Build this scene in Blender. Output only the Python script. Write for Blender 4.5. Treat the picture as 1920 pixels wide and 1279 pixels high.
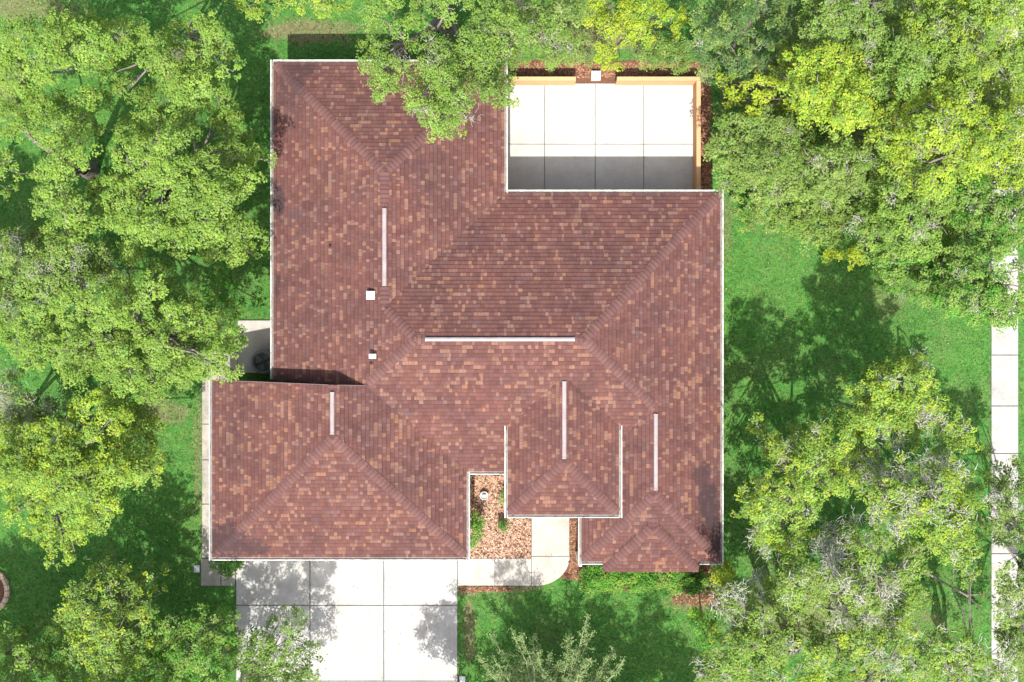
import bpy, math, random
import numpy as np
from mathutils import Vector, Matrix

for o in list(bpy.data.objects):
    bpy.data.objects.remove(o)
scene = bpy.context.scene
col = scene.collection
R = math.radians

# ------------------------------------------------------------------ camera, sky, sun, exposure
CAM_H = 42.0
FPX = 2100.0
cam_d = bpy.data.cameras.new('camera')
cam_d.sensor_width = 36.0
cam_d.lens = 36.0 * FPX / 1920.0
cam_d.clip_end = 1000.0
cam = bpy.data.objects.new('camera', cam_d)
cam.location = (0, 0, CAM_H)
cam.rotation_euler = (0, 0, 0)
col.objects.link(cam)
scene.camera = cam

SUN_ELEV = R(58)
SUN_AZ = R(3.0)          # shadows point north, turned this much to the east
world = bpy.data.worlds.new('World')
scene.world = world
world.use_nodes = True
wn = world.node_tree
wn.nodes.clear()
sky = wn.nodes.new('ShaderNodeTexSky')
sky.sky_type = 'NISHITA'
sky.sun_disc = False
sky.sun_elevation = SUN_ELEV
sky.sun_rotation = math.pi + SUN_AZ
sky.dust_density = 4.0
sky.air_density = 1.0
sky.ozone_density = 1.0
hs = wn.nodes.new('ShaderNodeHueSaturation')
hs.inputs['Saturation'].default_value = 0.65
bg = wn.nodes.new('ShaderNodeBackground')
bg.inputs['Strength'].default_value = 0.13
wo = wn.nodes.new('ShaderNodeOutputWorld')
wn.links.new(sky.outputs[0], hs.inputs['Color'])
wn.links.new(hs.outputs[0], bg.inputs['Color'])
wn.links.new(bg.outputs[0], wo.inputs['Surface'])

sun_d = bpy.data.lights.new('sun', 'SUN')
sun_d.energy = 3.9
sun_d.angle = R(0.5)
sun_d.color = (1.0, 0.955, 0.88)
sun = bpy.data.objects.new('sun', sun_d)
sdir = Vector((math.sin(SUN_AZ) * math.cos(SUN_ELEV), math.cos(SUN_AZ) * math.cos(SUN_ELEV), -math.sin(SUN_ELEV)))
sun.rotation_euler = sdir.to_track_quat('-Z', 'Y').to_euler()
sun.location = (0, -30, 60)
col.objects.link(sun)

scene.view_settings.view_transform = 'Standard'
scene.view_settings.look = 'None'
scene.view_settings.gamma = 1.0
scene.view_settings.use_curve_mapping = False
scene.view_settings.exposure = 1.2

rng = np.random.default_rng(7)
random.seed(7)


# ------------------------------------------------------------------ helpers
def P(px, py, z=0.0):
    """photo pixel + height above ground -> world point"""
    s = (CAM_H - z) / FPX
    return np.array([(px - 960.0) * s, (639.5 - py) * s, z])


def lin(r, g, b):
    f = lambda c: (c / 255 / 12.92) if c / 255 <= 0.04045 else ((c / 255 + 0.055) / 1.055) ** 2.4
    return (f(r), f(g), f(b))


def tag(o, label=None, cat=None, group=None, kind=None):
    if label: o['label'] = label
    if cat: o['category'] = cat
    if group: o['group'] = group
    if kind: o['kind'] = kind
    return o


def link(name, me, parent=None, loc=(0, 0, 0)):
    o = bpy.data.objects.new(name, me)
    o.location = loc
    if parent is not None:
        o.parent = parent
    col.objects.link(o)
    return o


def empty(name, loc=(0, 0, 0), parent=None):
    o = bpy.data.objects.new(name, None)
    o.empty_display_size = 0.2
    o.location = loc
    if parent is not None:
        o.parent = parent
    col.objects.link(o)
    return o


def np_mesh(name, verts, faces, tint=None, mat=None, smooth=False):
    """verts (N,3), faces (M,k) of one k, tint (M,3)"""
    verts = np.ascontiguousarray(verts, dtype=np.float32)
    faces = np.ascontiguousarray(faces, dtype=np.int32)
    me = bpy.data.meshes.new(name)
    M, k = faces.shape
    me.vertices.add(len(verts))
    me.vertices.foreach_set('co', verts.ravel())
    me.loops.add(M * k)
    me.loops.foreach_set('vertex_index', faces.ravel())
    me.polygons.add(M)
    me.polygons.foreach_set('loop_start', np.arange(0, M * k, k, dtype=np.int32))
    if smooth:
        me.polygons.foreach_set('use_smooth', np.ones(M, dtype=bool))
    if tint is not None:
        a = me.attributes.new('tint', 'FLOAT_COLOR', 'FACE')
        c = np.ones((M, 4), dtype=np.float32)
        c[:, :3] = tint
        a.data.foreach_set('color', c.ravel())
    me.update(calc_edges=True)
    if mat: me.materials.append(mat)
    return me


def py_mesh(name, verts, faces, tint=None, mat=None):
    me = bpy.data.meshes.new(name)
    me.from_pydata([tuple(map(float, v)) for v in verts], [], [tuple(f) for f in faces])
    if tint is not None:
        a = me.attributes.new('tint', 'FLOAT_COLOR', 'FACE')
        c = np.ones((len(faces), 4), dtype=np.float32)
        c[:, :3] = tint
        a.data.foreach_set('color', c.ravel())
    me.update()
    if mat: me.materials.append(mat)
    return me


class MB:
    """collects simple solids into one mesh"""
    def __init__(s):
        s.v = []; s.f = []

    def box(s, x0, x1, y0, y1, z0, z1):
        b = len(s.v)
        s.v += [(x0, y0, z0), (x1, y0, z0), (x1, y1, z0), (x0, y1, z0), (x0, y0, z1), (x1, y0, z1), (x1, y1, z1), (x0, y1, z1)]
        s.f += [(b, b+3, b+2, b+1), (b+4, b+5, b+6, b+7), (b, b+1, b+5, b+4), (b+1, b+2, b+6, b+5), (b+2, b+3, b+7, b+6), (b+3, b, b+4, b+7)]
        return s

    def prism(s, pts, z0, z1):
        """pts counter-clockwise plan outline; z0/z1 scalar or list"""
        n = len(pts); b = len(s.v)
        zz0 = z0 if hasattr(z0, '__len__') else [z0] * n
        zz1 = z1 if hasattr(z1, '__len__') else [z1] * n
        s.v += [(p[0], p[1], z) for p, z in zip(pts, zz0)]
        s.v += [(p[0], p[1], z) for p, z in zip(pts, zz1)]
        s.f.append(tuple(b + i for i in reversed(range(n))))
        s.f.append(tuple(b + n + i for i in range(n)))
        for i in range(n):
            j = (i + 1) % n
            s.f.append((b + i, b + j, b + n + j, b + n + i))
        return s

    def slab(s, x0, x1, y0, y1, z0, z1, c=0.012):
        """box with a chamfered top edge"""
        b = len(s.v)
        s.v += [(x0, y0, z0), (x1, y0, z0), (x1, y1, z0), (x0, y1, z0),
                (x0, y0, z1 - c), (x1, y0, z1 - c), (x1, y1, z1 - c), (x0, y1, z1 - c),
                (x0 + c, y0 + c, z1), (x1 - c, y0 + c, z1), (x1 - c, y1 - c, z1), (x0 + c, y1 - c, z1)]
        s.f.append((b, b+3, b+2, b+1)); s.f.append((b+8, b+9, b+10, b+11))
        for k in (0, 4):
            for i in range(4):
                j = (i + 1) % 4
                s.f.append((b+k+i, b+k+j, b+k+4+j, b+k+4+i))
        return s

    def lathe(s, prof, n=24, c=(0, 0, 0)):
        b = len(s.v)
        for r, z in prof:
            for i in range(n):
                a = 2 * math.pi * i / n
                s.v.append((c[0] + r * math.cos(a), c[1] + r * math.sin(a), c[2] + z))
        for k in range(len(prof) - 1):
            for i in range(n):
                j = (i + 1) % n
                s.f.append((b+k*n+i, b+k*n+j, b+(k+1)*n+j, b+(k+1)*n+i))
        s.f.append(tuple(b + i for i in reversed(range(n))))
        m = b + (len(prof) - 1) * n
        s.f.append(tuple(m + i for i in range(n)))
        return s

    def sweep(s, a, bb, prof, out):
        """profile (offset along out, z) swept from a to bb"""
        n = len(prof); b = len(s.v)
        for p in (a, bb):
            for (o_, z) in prof:
                s.v.append((p[0] + out[0] * o_, p[1] + out[1] * o_, p[2] + z))
        for i in range(n):
            j = (i + 1) % n
            s.f.append((b + i, b + j, b + n + j, b + n + i))
        s.f.append(tuple(b + i for i in reversed(range(n))))
        s.f.append(tuple(b + n + i for i in range(n)))
        return s

    def build(s, name, mat, parent=None, base=None, smooth=False):
        if base is None:
            base = (0, 0, 0)
        v = [(a[0] - base[0], a[1] - base[1], a[2] - base[2]) for a in s.v]
        me = py_mesh(name, v, s.f, mat=mat)
        import bmesh
        bm = bmesh.new(); bm.from_mesh(me)
        bmesh.ops.recalc_face_normals(bm, faces=bm.faces)
        bm.to_mesh(me); bm.free()
        if smooth:
            for p in me.polygons: p.use_smooth = True
        loc = (0, 0, 0) if parent is not None else base
        return link(name, me, parent, loc)


# value noise for scattering and tints
_nt = rng.random((64, 64))
def vnoise(x, y, sc):
    x = np.asarray(x) / sc; y = np.asarray(y) / sc
    xi = np.floor(x).astype(int); yi = np.floor(y).astype(int)
    fx = x - xi; fy = y - yi
    fx = fx * fx * (3 - 2 * fx); fy = fy * fy * (3 - 2 * fy)
    g = lambda a, b: _nt[a % 64, b % 64]
    return (g(xi, yi) * (1 - fx) + g(xi + 1, yi) * fx) * (1 - fy) + (g(xi, yi + 1) * (1 - fx) + g(xi + 1, yi + 1) * fx) * fy


# ------------------------------------------------------------------ materials
class Nodes:
    def __init__(s, name):
        s.m = bpy.data.materials.new(name)
        s.m.use_nodes = True
        s.t = s.m.node_tree
        s.t.nodes.clear()
        s.out = s.n('ShaderNodeOutputMaterial')

    def n(s, typ, **kw):
        nd = s.t.nodes.new(typ)
        for k, v in kw.items():
            if k.startswith('i_'):
                nd.inputs[k[2:].replace('_', ' ')].default_value = v
            else:
                setattr(nd, k, v)
        return nd

    def l(s, a, b):
        s.t.links.new(a, b)

    def pos(s):
        return s.n('ShaderNodeNewGeometry').outputs['Position']

    def noise(s, scale, detail=4, rough=0.6, vec=None, dist=0.0):
        nd = s.n('ShaderNodeTexNoise')
        nd.inputs['Scale'].default_value = scale
        nd.inputs['Detail'].default_value = detail
        nd.inputs['Roughness'].default_value = rough
        nd.inputs['Distortion'].default_value = dist
        s.l(vec if vec is not None else s.pos(), nd.inputs['Vector'])
        return nd.outputs['Fac']

    def ramp(s, fac, stops):
        nd = s.n('ShaderNodeValToRGB')
        e = nd.color_ramp.elements
        while len(e) < len(stops): e.new(0.5)
        for el, (p, c) in zip(e, stops):
            el.position = p
            el.color = (c[0], c[1], c[2], 1) if hasattr(c, '__len__') else (c, c, c, 1)
        s.l(fac, nd.inputs['Fac'])
        return nd.outputs['Color']

    def mix(s, fac, a, b, blend='MIX'):
        nd = s.n('ShaderNodeMix', data_type='RGBA', blend_type=blend)
        for sock, val in ((nd.inputs['Factor'], fac), (nd.inputs[6], a), (nd.inputs[7], b)):
            if hasattr(val, 'is_linked') or hasattr(val, 'links'):
                s.l(val, sock)
            elif hasattr(val, '__len__'):
                sock.default_value = (val[0], val[1], val[2], 1)
            else:
                sock.default_value = val if sock.type == 'VALUE' else (val, val, val, 1)
        return nd.outputs[2]

    def math(s, op, a, b=None, clamp=False):
        nd = s.n('ShaderNodeMath', operation=op, use_clamp=clamp)
        for i, v in enumerate((a, b)):
            if v is None: continue
            if hasattr(v, 'links'): s.l(v, nd.inputs[i])
            else: nd.inputs[i].default_value = v
        return nd.outputs[0]

    def bump(s, h, strength=0.3, dist=0.01):
        nd = s.n('ShaderNodeBump')
        nd.inputs['Strength'].default_value = strength
        nd.inputs['Distance'].default_value = dist
        s.l(h, nd.inputs['Height'])
        return nd.outputs['Normal']

    def principled(s, color, rough=0.7, normal=None, metallic=0.0, spec=0.3):
        b = s.n('ShaderNodeBsdfPrincipled')
        b.inputs['Roughness'].default_value = rough
        b.inputs['Metallic'].default_value = metallic
        b.inputs['Specular IOR Level'].default_value = spec
        if hasattr(color, 'links'): s.l(color, b.inputs['Base Color'])
        else: b.inputs['Base Color'].default_value = (color[0], color[1], color[2], 1)
        if normal is not None: s.l(normal, b.inputs['Normal'])
        s.l(b.outputs[0], s.out.inputs['Surface'])
        return b

    def tint(s):
        return s.n('ShaderNodeAttribute', attribute_name='tint').outputs['Color']


def simple(name, c, rough=0.6, metallic=0.0, var=0.12, scale=6.0, spec=0.3):
    k = Nodes(name)
    f = k.noise(scale, 5)
    cc = k.ramp(f, [(0.25, [x * (1 - var) for x in c]), (0.75, [min(1, x * (1 + var)) for x in c])])
    k.principled(cc, rough, None, metallic, spec)
    return k.m


def blotch_mask(k, spots):
    """mask of ragged blotches at given world spots (x, y, rx, ry, amount)"""
    pos = k.pos()
    nz = k.noise(1.6, 5, 0.7)
    nz2 = k.noise(7.0, 4, 0.7)
    total = None
    for (x, y, rx, ry, am) in spots:
        mp = k.n('ShaderNodeMapping', vector_type='POINT')
        mp.inputs['Location'].default_value = (-x / rx, -y / ry, 0)
        mp.inputs['Scale'].default_value = (1 / rx, 1 / ry, 0)
        k.l(pos, mp.inputs['Vector'])
        ln = k.n('ShaderNodeVectorMath', operation='LENGTH')
        k.l(mp.outputs[0], ln.inputs[0])
        d = k.math('SUBTRACT', 1.0, ln.outputs['Value'])
        d = k.math('ADD', d, k.math('MULTIPLY', k.math('SUBTRACT', nz, 0.5), 2.2))
        d = k.math('ADD', d, k.math('MULTIPLY', k.math('SUBTRACT', nz2, 0.5), 1.3))
        d = k.math('MULTIPLY', k.math('MULTIPLY', d, 3.2, clamp=True), am)
        total = d if total is None else k.math('MAXIMUM', total, d)
    return total


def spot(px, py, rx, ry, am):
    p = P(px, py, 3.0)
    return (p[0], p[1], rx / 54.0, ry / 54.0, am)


ROOF_BLOTCHES = [spot(545, 165, 34, 40, .5), spot(518, 372, 14, 38, .75), spot(516, 540, 7, 30, .6), spot(420, 1015, 45, 38, .62),
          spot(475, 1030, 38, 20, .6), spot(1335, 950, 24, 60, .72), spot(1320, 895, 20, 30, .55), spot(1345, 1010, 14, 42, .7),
          spot(560, 130, 40, 16, .5), spot(1100, 725, 30, 30, .22), spot(830, 350, 60, 90, .2), spot(855, 1030, 24, 18, .4)]  # ragged patches where the roof colour is mixed darker

# shingles
k = Nodes('asphalt_shingle')
t = k.tint()
gr = k.noise(140, 3, 0.7)
big = k.noise(0.55, 4, 0.6)
mid = k.noise(5.0, 4, 0.65)
c = k.mix(1.0, t, k.ramp(gr, [(0.3, 0.72), (0.7, 1.28)]), 'MULTIPLY')
c = k.mix(1.0, c, k.ramp(big, [(0.3, (0.80, 0.84, 0.90)), (0.7, (1.14, 1.08, 1.02))]), 'MULTIPLY')
c = k.mix(1.0, c, k.ramp(mid, [(0.3, 0.88), (0.7, 1.1)]), 'MULTIPLY')
st = blotch_mask(k, ROOF_BLOTCHES)
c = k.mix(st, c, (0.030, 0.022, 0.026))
k.principled(c, 0.92, k.bump(gr, 0.4, 0.004), spec=0.15)
M_SHINGLE = k.m

k = Nodes('cap_shingle')
oi = k.n('ShaderNodeObjectInfo')
c = k.ramp(oi.outputs['Random'], [(0.0, (0.092, 0.046, 0.044)), (0.4, (0.102, 0.052, 0.049)), (0.75, (0.110, 0.057, 0.053)), (1.0, (0.122, 0.064, 0.057))])
gr = k.noise(140, 3, 0.7)
c = k.mix(1.0, c, k.tint(), 'MULTIPLY')
c = k.mix(1.0, c, k.ramp(gr, [(0.3, 0.75), (0.7, 1.25)]), 'MULTIPLY')
c = k.mix(blotch_mask(k, ROOF_BLOTCHES[:8]), c, (0.030, 0.022, 0.026))
k.principled(c, 0.92, k.bump(gr, 0.4, 0.004), spec=0.15)
M_CAP = k.m

M_DECK = simple('roof_felt', (0.035, 0.022, 0.022), 0.95)
M_WHITE = simple('white_painted_metal', (0.74, 0.74, 0.71), 0.45, var=0.06, scale=3.0)
k = Nodes('gutter_metal')
d1 = k.noise(3.0, 6, 0.75)
c = k.ramp(d1, [(0.34, (0.20, 0.195, 0.175)), (0.52, (0.46, 0.455, 0.43)), (0.8, (0.60, 0.60, 0.58))])
k.principled(c, 0.45)
M_GUTTER = k.m
M_GRIME = simple('gutter_debris', (0.16, 0.15, 0.135), 0.9, var=0.5, scale=9.0)
k = Nodes('ridge_vent_metal')
c = k.ramp(k.noise(2.5, 5, 0.7), [(0.3, (0.205, 0.165, 0.17)), (0.65, (0.275, 0.235, 0.24))])
k.principled(c, 0.5)
M_VENT = k.m
k = Nodes('stucco_peach')
nz = k.noise(60, 4, 0.7)
c = k.mix(1.0, k.ramp(k.noise(1.3, 5), [(0.3, (0.44, 0.255, 0.135)), (0.7, (0.48, 0.285, 0.155))]), k.ramp(nz, [(0.3, 0.85), (0.7, 1.1)]), 'MULTIPLY')
k.principled(c, 0.9, k.bump(nz, 0.5, 0.006), spec=0.1)
M_STUCCO = k.m
M_WALL = simple('stucco_house', (0.50, 0.36, 0.22), 0.9, var=0.06)


def concrete(name, base, dirt, dirt_amt, seed):
    k = Nodes(name)
    mp = k.n('ShaderNodeMapping')
    mp.inputs['Location'].default_value = (seed * 7.3, seed * 3.1, 0)
    k.l(k.pos(), mp.inputs['Vector'])
    v = mp.outputs[0]
    big = k.noise(0.7, 5, 0.65, v)
    fine = k.noise(30, 4, 0.75, v)
    sp = k.noise(6.0, 6, 0.8, v)
    c = k.ramp(big, [(0.3, [x * 0.90 for x in base]), (0.7, base)])
    c = k.mix(1.0, c, k.ramp(fine, [(0.3, 0.86), (0.7, 1.07)]), 'MULTIPLY')
    m = k.math('MULTIPLY', k.ramp(k.noise(1.1, 6, 0.75, v), [(0.42, 0.0), (0.62, 1.0)]), dirt_amt)
    m = k.math('MULTIPLY', m, k.ramp(sp, [(0.3, 0.4), (0.7, 1.0)]))
    c = k.mix(m, c, dirt)
    m2 = k.ramp(k.noise(14.0, 3, 0.6, v), [(0.66, 0.0), (0.74, 0.35)])
    c = k.mix(k.math('MULTIPLY', m2, dirt_amt), c, (0.16, 0.14, 0.11))
    k.principled(c, 0.85, k.bump(fine, 0.35, 0.004), spec=0.2)
    return k.m


M_DRIVE = concrete('concrete_drive', (0.365, 0.36, 0.347), (0.235, 0.222, 0.208), 0.85, 1)
M_WALK = concrete('concrete_walk', (0.38, 0.36, 0.325), (0.25, 0.23, 0.205), 0.9, 2)
M_PATIO = concrete('concrete_patio', (0.42, 0.408, 0.382), (0.30, 0.275, 0.24), 0.7, 3)
M_SIDEWALK = concrete('concrete_sidewalk', (0.35, 0.342, 0.324), (0.21, 0.20, 0.19), 0.9, 4)
M_SIDEPATH = concrete('concrete_sidepath', (0.33, 0.305, 0.265), (0.15, 0.145, 0.13), 1.0, 5)
M_JOINT = simple('joint_filler', (0.085, 0.085, 0.08), 0.95, var=0.3)

k = Nodes('lawn_soil')
n1 = k.noise(0.35, 5, 0.65)
n2 = k.noise(2.2, 6, 0.75)
n3 = k.noise(24, 6, 0.85)
c = k.ramp(n2, [(0.28, (0.032, 0.106, 0.022)), (0.5, (0.050, 0.146, 0.030)), (0.75, (0.098, 0.180, 0.042))])
c = k.mix(k.ramp(n1, [(0.5, 0.0), (0.72, 0.6)]), c, (0.105, 0.140, 0.050))
soil = k.mix(n3, (0.13, 0.095, 0.06), (0.19, 0.14, 0.09))
bare = blotch_mask(k, [(p[0], p[1], rx / 50, ry / 50, am) for (p, rx, ry, am) in [
    (P(590, 60), 110, 26, .75), (P(60, 20), 110, 24, .5), (P(15, 160), 30, 60, .5), (P(870, 1110), 30, 8, .9), (P(880, 1180), 14, 70, .6),
    (P(940, 1103), 90, 8, .8), (P(1310, 1130), 60, 20, .6), (P(1362, 420), 14, 80, .4), (P(1660, 560), 40, 50, .25), (P(440, 300), 40, 60, .3),
    (P(1650, 200), 330, 190, .75), (P(1560, 1150), 180, 90, .5), (P(372, 850), 10, 130, .45), (P(1080, 60), 160, 60, .7), (P(300, 770), 60, 30, .5)]])
c = k.mix(bare, c, soil)
c = k.mix(1.0, c, k.ramp(n3, [(0.32, 0.42), (0.68, 1.55)]), 'MULTIPLY')
c = k.mix(1.0, c, k.ramp(k.noise(7.5, 4, 0.75), [(0.32, 0.68), (0.68, 1.3)]), 'MULTIPLY')
k.principled(c, 0.95, k.bump(n3, 0.8, 0.03), spec=0.05)
M_LAWN = k.m

k = Nodes('grass_blade')
t = k.tint()
d = k.n('ShaderNodeBsdfDiffuse'); k.l(t, d.inputs['Color'])
tr = k.n('ShaderNodeBsdfTranslucent'); k.l(t, tr.inputs['Color'])
ms = k.n('ShaderNodeMixShader'); ms.inputs[0].default_value = 0.25
k.l(d.outputs[0], ms.inputs[1]); k.l(tr.outputs[0], ms.inputs[2]); k.l(ms.outputs[0], k.out.inputs['Surface'])
M_BLADE = k.m


k = Nodes('leaf')
t = k.tint()
d = k.n('ShaderNodeBsdfPrincipled')
d.inputs['Roughness'].default_value = 0.6
d.inputs['Specular IOR Level'].default_value = 0.13
k.l(t, d.inputs['Base Color'])
tr = k.n('ShaderNodeBsdfTranslucent')
k.l(k.mix(1.0, t, (1.15, 1.1, 0.55), 'MULTIPLY'), tr.inputs['Color'])
ms = k.n('ShaderNodeMixShader'); ms.inputs[0].default_value = 0.33
k.l(d.outputs[0], ms.inputs[1]); k.l(tr.outputs[0], ms.inputs[2]); k.l(ms.outputs[0], k.out.inputs['Surface'])
M_LEAF = k.m

k = Nodes('bark')
nz = k.noise(9, 6, 0.75)
c = k.ramp(nz, [(0.3, (0.075, 0.062, 0.05)), (0.55, (0.17, 0.15, 0.13)), (0.75, (0.33, 0.32, 0.29))])
k.principled(c, 0.95, k.bump(nz, 0.9, 0.03), spec=0.1)
M_BARK = k.m
M_PALE = simple('pale_mossy_twig', (0.43, 0.42, 0.385), 0.9, var=0.3, scale=3.0)
M_LICHEN = simple('lichen_twig', (0.25, 0.30, 0.15), 0.9, var=0.35, scale=3.0)
M_TWIG = simple('grey_twig', (0.31, 0.30, 0.275), 0.9, var=0.35, scale=3.0)

k = Nodes('mulch')
nz = k.noise(22, 5, 0.8)
c = k.ramp(nz, [(0.25, (0.07, 0.038, 0.026)), (0.5, (0.18, 0.10, 0.07)), (0.75, (0.32, 0.20, 0.14))])
k.principled(c, 0.95, k.bump(nz, 1.0, 0.03), spec=0.05)
M_MULCH = k.m
k = Nodes('mulch_dark')
nz = k.noise(22, 5, 0.8)
c = k.ramp(nz, [(0.25, (0.05, 0.025, 0.018)), (0.5, (0.13, 0.06, 0.038)), (0.75, (0.22, 0.12, 0.08))])
k.principled(c, 0.95, k.bump(nz, 1.0, 0.03), spec=0.05)
M_MULCH_D = k.m
k = Nodes('chip'); k.principled(k.tint(), 0.95, spec=0.05); M_CHIP = k.m
M_BLACK = simple('black_plastic', (0.022, 0.023, 0.025), 0.45, var=0.3)
M_ACMETAL = simple('condenser_metal', (0.12, 0.123, 0.127), 0.5, var=0.25)
M_GREYSTONE = simple('grey_stone', (0.36, 0.37, 0.38), 0.8, var=0.25, scale=12)
M_BRICK = simple('edging_block', (0.40, 0.31, 0.22), 0.9, var=0.3, scale=8)
M_LEADG = simple('drip_edge_metal', (0.13, 0.10, 0.10), 0.6)
M_LEAD = simple('pipe_flashing', (0.05, 0.045, 0.045), 0.7)

# ------------------------------------------------------------------ ground and paving
MBg = MB()
G = 400.0
MBg.v = [(-G, -G, 0), (G, -G, 0), (G, G, 0), (-G, G, 0)]; MBg.f = [(0, 1, 2, 3)]
g = MBg.build('lawn_ground', M_LAWN); tag(g, kind='structure')

PAVED = []   # world rects without grass


def paving(name, label_mat, cells, z0=-0.05, z1=0.035, gap=0.016):
    """structure with one slab object for each cell (px rects at ground)"""
    xs = [c for cell in cells for c in (cell[0], cell[2])]; ys = [c for cell in cells for c in (cell[1], cell[3])]
    b = P((min(xs) + max(xs)) / 2, (min(ys) + max(ys)) / 2, 0)
    bed = MB()
    root = None
    rects = []
    for (a, bb, c_, d_) in cells:
        p = P(a, d_, z1); q = P(c_, bb, z1)
        rects.append((p[0], q[0], p[1], q[1]))
        PAVED.append((p[0], q[0], p[1], q[1]))
    for (x0, x1, y0, y1) in rects:
        bed.box(x0, x1, y0, y1, z0, z1 - 0.02)
    root = bed.build(name, M_JOINT, base=tuple(b)); tag(root, kind='structure')
    for (x0, x1, y0, y1) in rects:
        m = MB().slab(x0 + gap, x1 - gap, y0 + gap, y1 - gap, z0 + 0.01, z1 + random.uniform(-0.002, 0.003))
        m.build('slab', label_mat, root, base=tuple(b))
    return root, b


drive_cells = []
dx = [442, 581, 719.5, 858]; dy = [1000, 1135, 1277, 1420, 1560]
for i in range(3):
    for j in range(4):
        drive_cells.append((dx[i], dy[j], dx[i + 1], dy[j + 1]))
paving('driveway', M_DRIVE, drive_cells, z1=0.04)
pat = []
px_ = [945, 1021, 1116, 1207, 1300]; py_ = [156, 270, 380]
for i in range(4):
    for j in range(2):
        pat.append((px_[i], py_[j], px_[i + 1], py_[j + 1]))
patio_root, patio_b = paving('patio', M_PATIO, pat, z1=0.05, gap=0.010)
sw = []
ys_ = [478 - 95 * 6 + 95 * i for i in range(6)] + [478, 571, 665.5, 761, 850, 944, 1038, 1132, 1226, 1320, 1414]
for j in range(len(ys_) - 1):
    sw.append((1858.5, ys_[j], 1910, ys_[j + 1]))
paving('sidewalk', M_SIDEWALK, sw)
paving('side_path', M_SIDEPATH, [(378, 660, 412, 795), (378, 795, 412, 862), (378, 862, 412, 945), (378, 945, 412, 1047), (376, 1047, 414, 1099), (414, 1047, 441, 1099), (412, 660, 446, 712)], z1=0.03)
paving('equipment_pad', M_WALK, [(445, 600, 520, 700)], z1=0.06)

paving('porch_floor', M_WALK, [(962, 884, 1100, 938)], z1=0.12)
# front walk: straight slabs and one slab with a rounded corner
wb = P(960, 1060)
walk_z = 0.035
walk_bed = MB()
for (a, b_, c_, d_) in [(858, 1047, 996.5, 1098.5), (996.5, 940, 1068, 1043)]:
    p = P(a, d_, walk_z); q = P(c_, b_, walk_z)
    walk_bed.box(p[0], q[0], p[1], q[1], -0.05, walk_z - 0.02)
    PAVED.append((p[0], q[0], p[1], q[1]))
fw = walk_bed.build('front_walk', M_JOINT, base=tuple(wb)); tag(fw, kind='structure')
for (a, b_, c_, d_) in [(858, 1047, 928, 1098.5), (928, 1047, 996.5, 1098.5), (996.5, 940, 1068, 1043)]:
    p = P(a, d_, walk_z); q = P(c_, b_, walk_z)
    gx = 0.002 if a == 858 and False else 0.008
    MB().slab(p[0] + 0.008, q[0] - 0.008, p[1] + 0.008, q[1] - 0.008, -0.04, walk_z).build('slab', M_WALK, fw, base=tuple(wb))
arc = [(997, 1098.5)]
for i in range(15):
    a = math.pi / 2 * i / 14
    arc.append((1006 + 62 * math.sin(a), 1043.8 + 54.5 * math.cos(a)))
arc += [(997, 1043.8)]
pts = [P(x, y, walk_z)[:2] for x, y in arc]
MB().prism(pts, -0.04, walk_z).build('slab', M_WALK, fw, base=tuple(wb))
p = P(997, 1098, 0); q = P(1060, 1044, 0); PAVED.append((p[0], q[0], p[1], q[1]))


# mulch beds
def bed(name, outline, mat, z=0.012):
    pts = [P(x, y, z) for x, y in outline]
    me = py_mesh(name, pts, [tuple(reversed(range(len(pts))))], mat=mat)
    if me.polygons[0].normal.z < 0: me.flip_normals()
    o = link(name, me); tag(o, kind='structure')
    return o


bed('mulch_bed', [(866, 880), (866, 1050), (998, 1050), (998, 960), (960, 880)], M_MULCH)
bed('mulch_bed', [(1062, 940), (1066, 1050), (1040, 1080), (1012, 1097), (1050, 1084), (1094, 1090), (1096, 1060), (1100, 940)], M_MULCH_D, 0.014)
bed('mulch_bed', [(1094, 1040), (1095, 1088), (1180, 1112), (1260, 1098), (1310, 1108), (1340, 1130), (1352, 1100), (1330, 1040)], M_MULCH_D, 0.018)
bed('mulch_bed', [(1308, 120), (1308, 370), (1332, 370), (1336, 300), (1326, 230), (1334, 160), (1322, 118)], M_MULCH_D, 0.012)
bed('mulch_bed', [(940, 116), (940, 158), (1308, 158), (1312, 118), (1200, 112), (1120, 118), (1050, 110)], M_MULCH_D, 0.016)
BEDS = [(880, 890, 995, 1046, 5200, 0), (1068, 975, 1086, 1050, 500, 1), (1066, 1052, 1094, 1086, 450, 1), (1314, 125, 1332, 355, 1100, 1),
        (955, 118, 1310, 146, 2600, 1), (862, 1100, 960, 1109, 300, 1), (1260, 1100, 1345, 1135, 500, 1)]
V = []; T = []
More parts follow.
